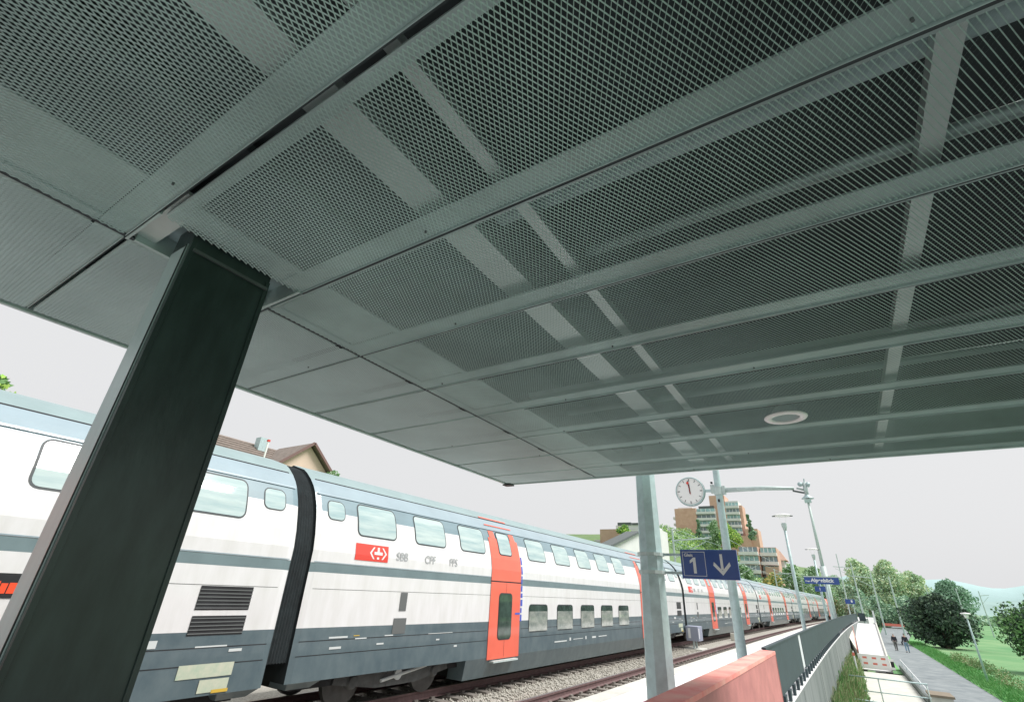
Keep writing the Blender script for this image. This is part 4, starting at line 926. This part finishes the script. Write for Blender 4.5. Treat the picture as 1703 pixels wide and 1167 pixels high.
gb = MB(); gb.tube([(1.6, 21.6, 5), (1.6, 21.6, 12.25)], .07, 8); gb.build('vent_pipe', M['clock_white'], h1)
gb = MB(); gb.box(1.5, 1.7, 21.5, 21.7, 12.25, 12.42); gb.build('pipe_cap', M['red'], h1)

h2 = house('white_gabled_building', 'white gabled building with a dark roof edge left of the wide pole', (-30, 0, 0), 0)
mb = MB(); mb.add([(0, 76, 2), (0, 101, 2), (0, 101, 9), (0, 89.5, 12.0), (0, 76, 8.7)], [(0, 1, 2, 3, 4)]); mb.box(-2, -.02, 76.1, 100.9, 2, 8.5); mb.build('wall', M['white_wall'], h2)
mb = MB(); mb.add([(.6, 75, 8.55), (.6, 89.5, 12.35), (-2, 89.5, 12.35), (-2, 75, 8.55)], [(0, 1, 2, 3)]); mb.add([(.6, 102, 8.9), (.6, 89.5, 12.35), (-2, 89.5, 12.35), (-2, 102, 8.9)], [(3, 2, 1, 0)])
mb.bar((.6, 75, 8.5), (.6, 89.5, 12.3), .1, .3); mb.build('roof', M['dark_metal'], h2)

def balcony_stack(parent, x0, x1, y, z0, floors, fh, depth=1.8):
    for i in range(floors):
        z = z0 + i * fh
        mb = MB(); mb.box(x0, x1, y - depth, y + .01, z, z + 1.05); mb.build('balcony', M['white_wall'], parent)
        mb = MB(); mb.box(x0 + .2, x1 - .2, y - .25, y - .21, z + 1.06, z + fh - .2)
        w_ = mb.build('window', M['win_far'] if i % 2 else M['win_teal'], parent)
        mb = MB()
        for q in range(1, 4): xx = x0 + (x1 - x0) * q / 4; mb.box(xx - .12, xx + .12, y - .32, y - .26, z + 1.06, z + fh - .2)
        mb.build('frame', M['white_wall'], w_)
tb = house('tower_block', 'tall orange brick tower block with white balconies below the clock', (0, 250, 0), 0)
def bb_(x0, x1, y0, y1, z0, z1, m, nm): mb = MB(); mb.box(x0, x1, y0, y1, z0, z1); return mb.build(nm, m, tb)
bb_(-64.2, -54.0, 0, 14, 16, 41.5, M['brick'], 'wall')
for i in range(7):
    mb = MB(); mb.box(-66.0, -64.21, 3, 8, 19 + i * 3, 20.1 + i * 3); mb.build('side_balcony', M['white_wall'], tb)
balcony_stack(tb, -54, -45.4, 1.2, 21.5, 7, 2.85); bb_(-54, -45.4, 1.21, 12, 16, 41.3, M['white_wall'], 'wall')
bb_(-47.8, -40.8, 3, 14, 16, 47.5, M['brick'], 'core')
balcony_stack(tb, -40.7, -34.8, 2.5, 24, 7, 2.85); bb_(-40.7, -35, 2.51, 12, 16, 44.5, M['white_wall'], 'wall')
bb_(-34.9, -33.6, 3, 12, 16, 42.5, M['brick'], 'wall')
bb_(-42, -31.4, -2.0, -.6, 16, 28.6, M['brick'], 'low_wing'); bb_(-33.4, -28.2, -1, 10, 16, 31.5, M['brick'], 'low_wing')
bb_(-53, -46, 2, 10, 41.31, 42.6, M['dark_metal'], 'roof_house'); bb_(-63, -56, 2, 10, 41.52, 42.3, M['white_wall'], 'roof_edge')
tf = house('terrace_flats', 'low stepped white terrace flats with teal windows right of the blue sign', (0, 190, 0), 0)
for (x0, x1, z0, fl, y) in ((-28.5, -22.5, 10.4, 3, 0), (-22.3, -17.2, 7.6, 4, 3)):
    mb = MB(); mb.box(x0, x1, y, y + 9, 5, z0 + fl * 2.8); mb.build('wall', M['brick'], tf)
    balcony_stack(tf, x0, x1, y - .02, z0 - 2.8, fl + 1, 2.8, 1.6)
mb = MB(); mb.box(-21, -17, -1.5, 2.9, 5, 12.5); mb.build('hedge_wall', M['brick2'], tf)
t1 = house('brick_block', 'brown brick apartment block with a dark roof left of the wide pole', (0, 150, 0), 0)
def b1(x0, x1, y0, y1, z0, z1, m, nm): mb = MB(); mb.box(x0, x1, y0, y1, z0, z1); return mb.build(nm, m, t1)
b1(-62.5, -54.6, 0, 10, 4, 20.2, M['brick2'], 'wall'); b1(-65, -62.6, 1, 8, 4, 17.2, M['white_wall'], 'side_balcony'); b1(-66.2, -65.1, 2, 8, 4, 16, M['brick2'], 'wall')
b1(-57.5, -46, 1, 12, 20.2, 21.4, M['white_wall'], 'upper_storey'); b1(-56.8, -52.5, .7, 3, 21.42, 22.2, M['dark_metal'], 'roof'); b1(-52, -45.5, .7, 3, 21.42, 22.0, M['dark_metal'], 'roof'); b1(-54.5, -44, .5, 10, 4, 20.1, M['white_wall'], 'wall')
for i in range(3): b1(-54, -47, .38, .48, 9 + i * 3.4, 10.6 + i * 3.4, M['win_far'], 'window')
hs_ = house('hill_house', 'brown roofed house half hidden by trees on the slope', (-26.5, 205, -1.2), 0)
mb = MB(); mb.box(3, 10, 0, 8, 4, 17.2); mb.build('wall', M['white_wall'], hs_)
mb = MB(); mb.add([(2, -.5, 16.8), (11, -.5, 16.8), (9, 4, 20.2), (4, 4, 20.2), (2, 8.5, 16.8), (11, 8.5, 16.8)], [(0, 1, 2, 3), (5, 4, 3, 2), (0, 3, 4), (1, 5, 2)]); mb.build('roof', M['brick2'], hs_)
for i, (x, w_, y) in enumerate(((68, 13, 330), (92, 19, 345), (120, 14, 350))):
    hh = house('distant_house', ['leftmost low blue grey house beyond the field', 'long low blue grey house beyond the field', 'rightmost low blue grey house beyond the field'][i], (x, y - 25, -2), 0)
    mb = MB(); mb.box(0, w_, 0, 9, 0, 8.0); mb.build('wall', M['far_hill2'], hh)
    mb = MB(); mb.add([(-.5, -.5, 8.0), (w_ + .5, -.5, 8.0), (w_ + .5, 4.5, 11.5), (-.5, 4.5, 11.5), (-.5, 9.5, 8.0), (w_ + .5, 9.5, 8.0)], [(0, 1, 2, 3), (5, 4, 3, 2), (0, 3, 4), (1, 5, 2)]); mb.build('roof', M['box_grey'], hh)
    for q in range(4): mb = MB(); mb.box(1 + q * w_ / 4.5, 2.2 + q * w_ / 4.5, -.06, -.02, 4, 6); mb.build('window', M['white_wall'], hh)

# ------------------------------------------------------------------ people
def skin_chain(name, verts, edges, radii, mat, parent, sub=2, root=0):
    me = bpy.data.meshes.new(name); me.from_pydata(verts, edges, []); o = bpy.data.objects.new(name, me); COL.objects.link(o)
    m = o.modifiers.new('skin', 'SKIN'); m.use_smooth_shade = True
    for i, r in enumerate(radii):
        r = r if isinstance(r, tuple) else (r, r); me.skin_vertices[0].data[i].radius = r
    me.skin_vertices[0].data[root].use_root = True
    s = o.modifiers.new('sub', 'SUBSURF'); s.levels = sub; s.render_levels = sub
    dg_ = bpy.context.evaluated_depsgraph_get(); dg_.update(); m2 = bpy.data.meshes.new_from_object(o.evaluated_get(dg_)); bpy.data.objects.remove(o)
    m2.materials.clear(); m2.materials.append(mat); m2.name = name
    for p in m2.polygons: p.use_smooth = True
    o = bpy.data.objects.new(name, m2); COL.objects.link(o); o.parent = parent; return o
def person(loc, rotz, label, hair, top, legs, hgt=1.74, bag=False, stride=.17):
    t = thing('person', label, 'person', loc, rotz); k = hgt / 1.75; S = lambda p: tuple(c * k for c in p)
    V = [(0, 0, .95), (0, 0, 1.12), (0, -.01, 1.32), (0, 0, 1.46), (0, .01, 1.54), (0, .02, 1.64), (0, .02, 1.70),
         (.17, 0, 1.42), (.23, -.03, 1.16), (.25, .08, .93), (-.17, 0, 1.42), (-.23, .03, 1.16), (-.24, .06 + .04, .92),
         (.09, 0, .90), (.10, stride * .6, .50), (.10, stride, .08), (.11, stride + .14, .03), (-.09, 0, .90), (-.10, -stride * .3, .50), (-.10, -stride, .12), (-.11, -stride + .12, .03)]
    Ed = [(0, 1), (1, 2), (2, 3), (3, 4), (4, 5), (5, 6), (3, 7), (7, 8), (8, 9), (3, 10), (10, 11), (11, 12), (0, 13), (13, 14), (14, 15), (15, 16), (0, 17), (17, 18), (18, 19), (19, 20)]
    Rr = [(.14, .10), (.13, .10), (.16, .11), (.12, .08), .055, (.075, .09), (.06, .07), .06, .045, .032, .06, .045, .032, .085, .06, .042, .035, .085, .06, .042, .035]
    skin_chain('body', [S(v) for v in V], Ed, Rr, M['skin'], t)
    for s in (1, -1):   # hands: palm chain plus fingers
        hx, hy, hz = (.25 * s + (0 if s > 0 else .01), .09, .90) ; mv = [(hx, hy, hz), (hx, hy + .01, hz - .07)]; me_ = [(0, 1)]; mr = [.024, .026]
        for q in range(5):
            b0 = len(mv); mv += [(hx, hy - .03 + q * .016, hz - .10 - (.01 if q in (1, 2, 3) else 0)), (hx - s * .012, hy - .03 + q * .018, hz - .14 - (.015 if q in (1, 2, 3) else 0))]; me_ += [(1, b0), (b0, b0 + 1)]; mr += [.009, .007]
        skin_chain('hand', [S(v) for v in mv], me_, mr, M['skin'], t, 1)
    skin_chain('jacket', [S(V[i]) for i in (0, 1, 2, 3, 7, 8, 9, 10, 11, 12)], [(0, 1), (1, 2), (2, 3), (3, 4), (4, 5), (5, 6), (3, 7), (7, 8), (8, 9)], [(.175, .135), (.165, .13), (.19, .14), (.14, .10), .085, .065, .05, .085, .065, .05], M[top], t)
    skin_chain('trousers', [S(V[i]) for i in (0, 13, 14, 15, 17, 18, 19)], [(0, 1), (1, 2), (2, 3), (0, 4), (4, 5), (5, 6)], [(.15, .11), .10, .078, .062, .10, .078, .062], M[legs], t)
    skin_chain('hair', [S((0, -.005, 1.66)), S((0, .0, 1.72)), S((0, .04, 1.75))], [(0, 1), (1, 2)], [(.082, .085), (.075, .085), (.05, .05)], M[hair], t)
    for (x, y) in ((.11, stride + .06), (-.11, -stride + .06)):
        mb = MB(); mb.box(x * k - .045, x * k + .045, (y - .12) * k, (y + .15) * k, 0, .075); mb.build('shoe', M['black'], t, bevel=.03)
    mb = MB(); mb.box(-.012, .012, .115 * k, .135 * k, 1.615 * k, 1.65 * k); mb.build('nose', M['skin'], t, bevel=.006)
    if bag: mb = MB(); mb.box(-.40, -.28, -.10, .18, .72, 1.02); mb.bar((-.34, -.05, 1.02), (-.16, 0, 1.44), .02, .02); mb.build('shoulder_bag', M['coat_dark'], t, bevel=.03)
    return t
person((3.50, 76.9, -2.28), R(8), 'left person of the pair on the path, pale hair, dark jacket, grey trousers', 'hair_grey', 'coat_dark', 'trousers_grey', 1.66, stride=.12)
person((4.38, 75.0, -2.28), R(-5), 'right person of the pair on the path, dark jacket, pale jeans, shoulder bag', 'hair_brown', 'coat_dark', 'jeans', 1.80, True, .20)
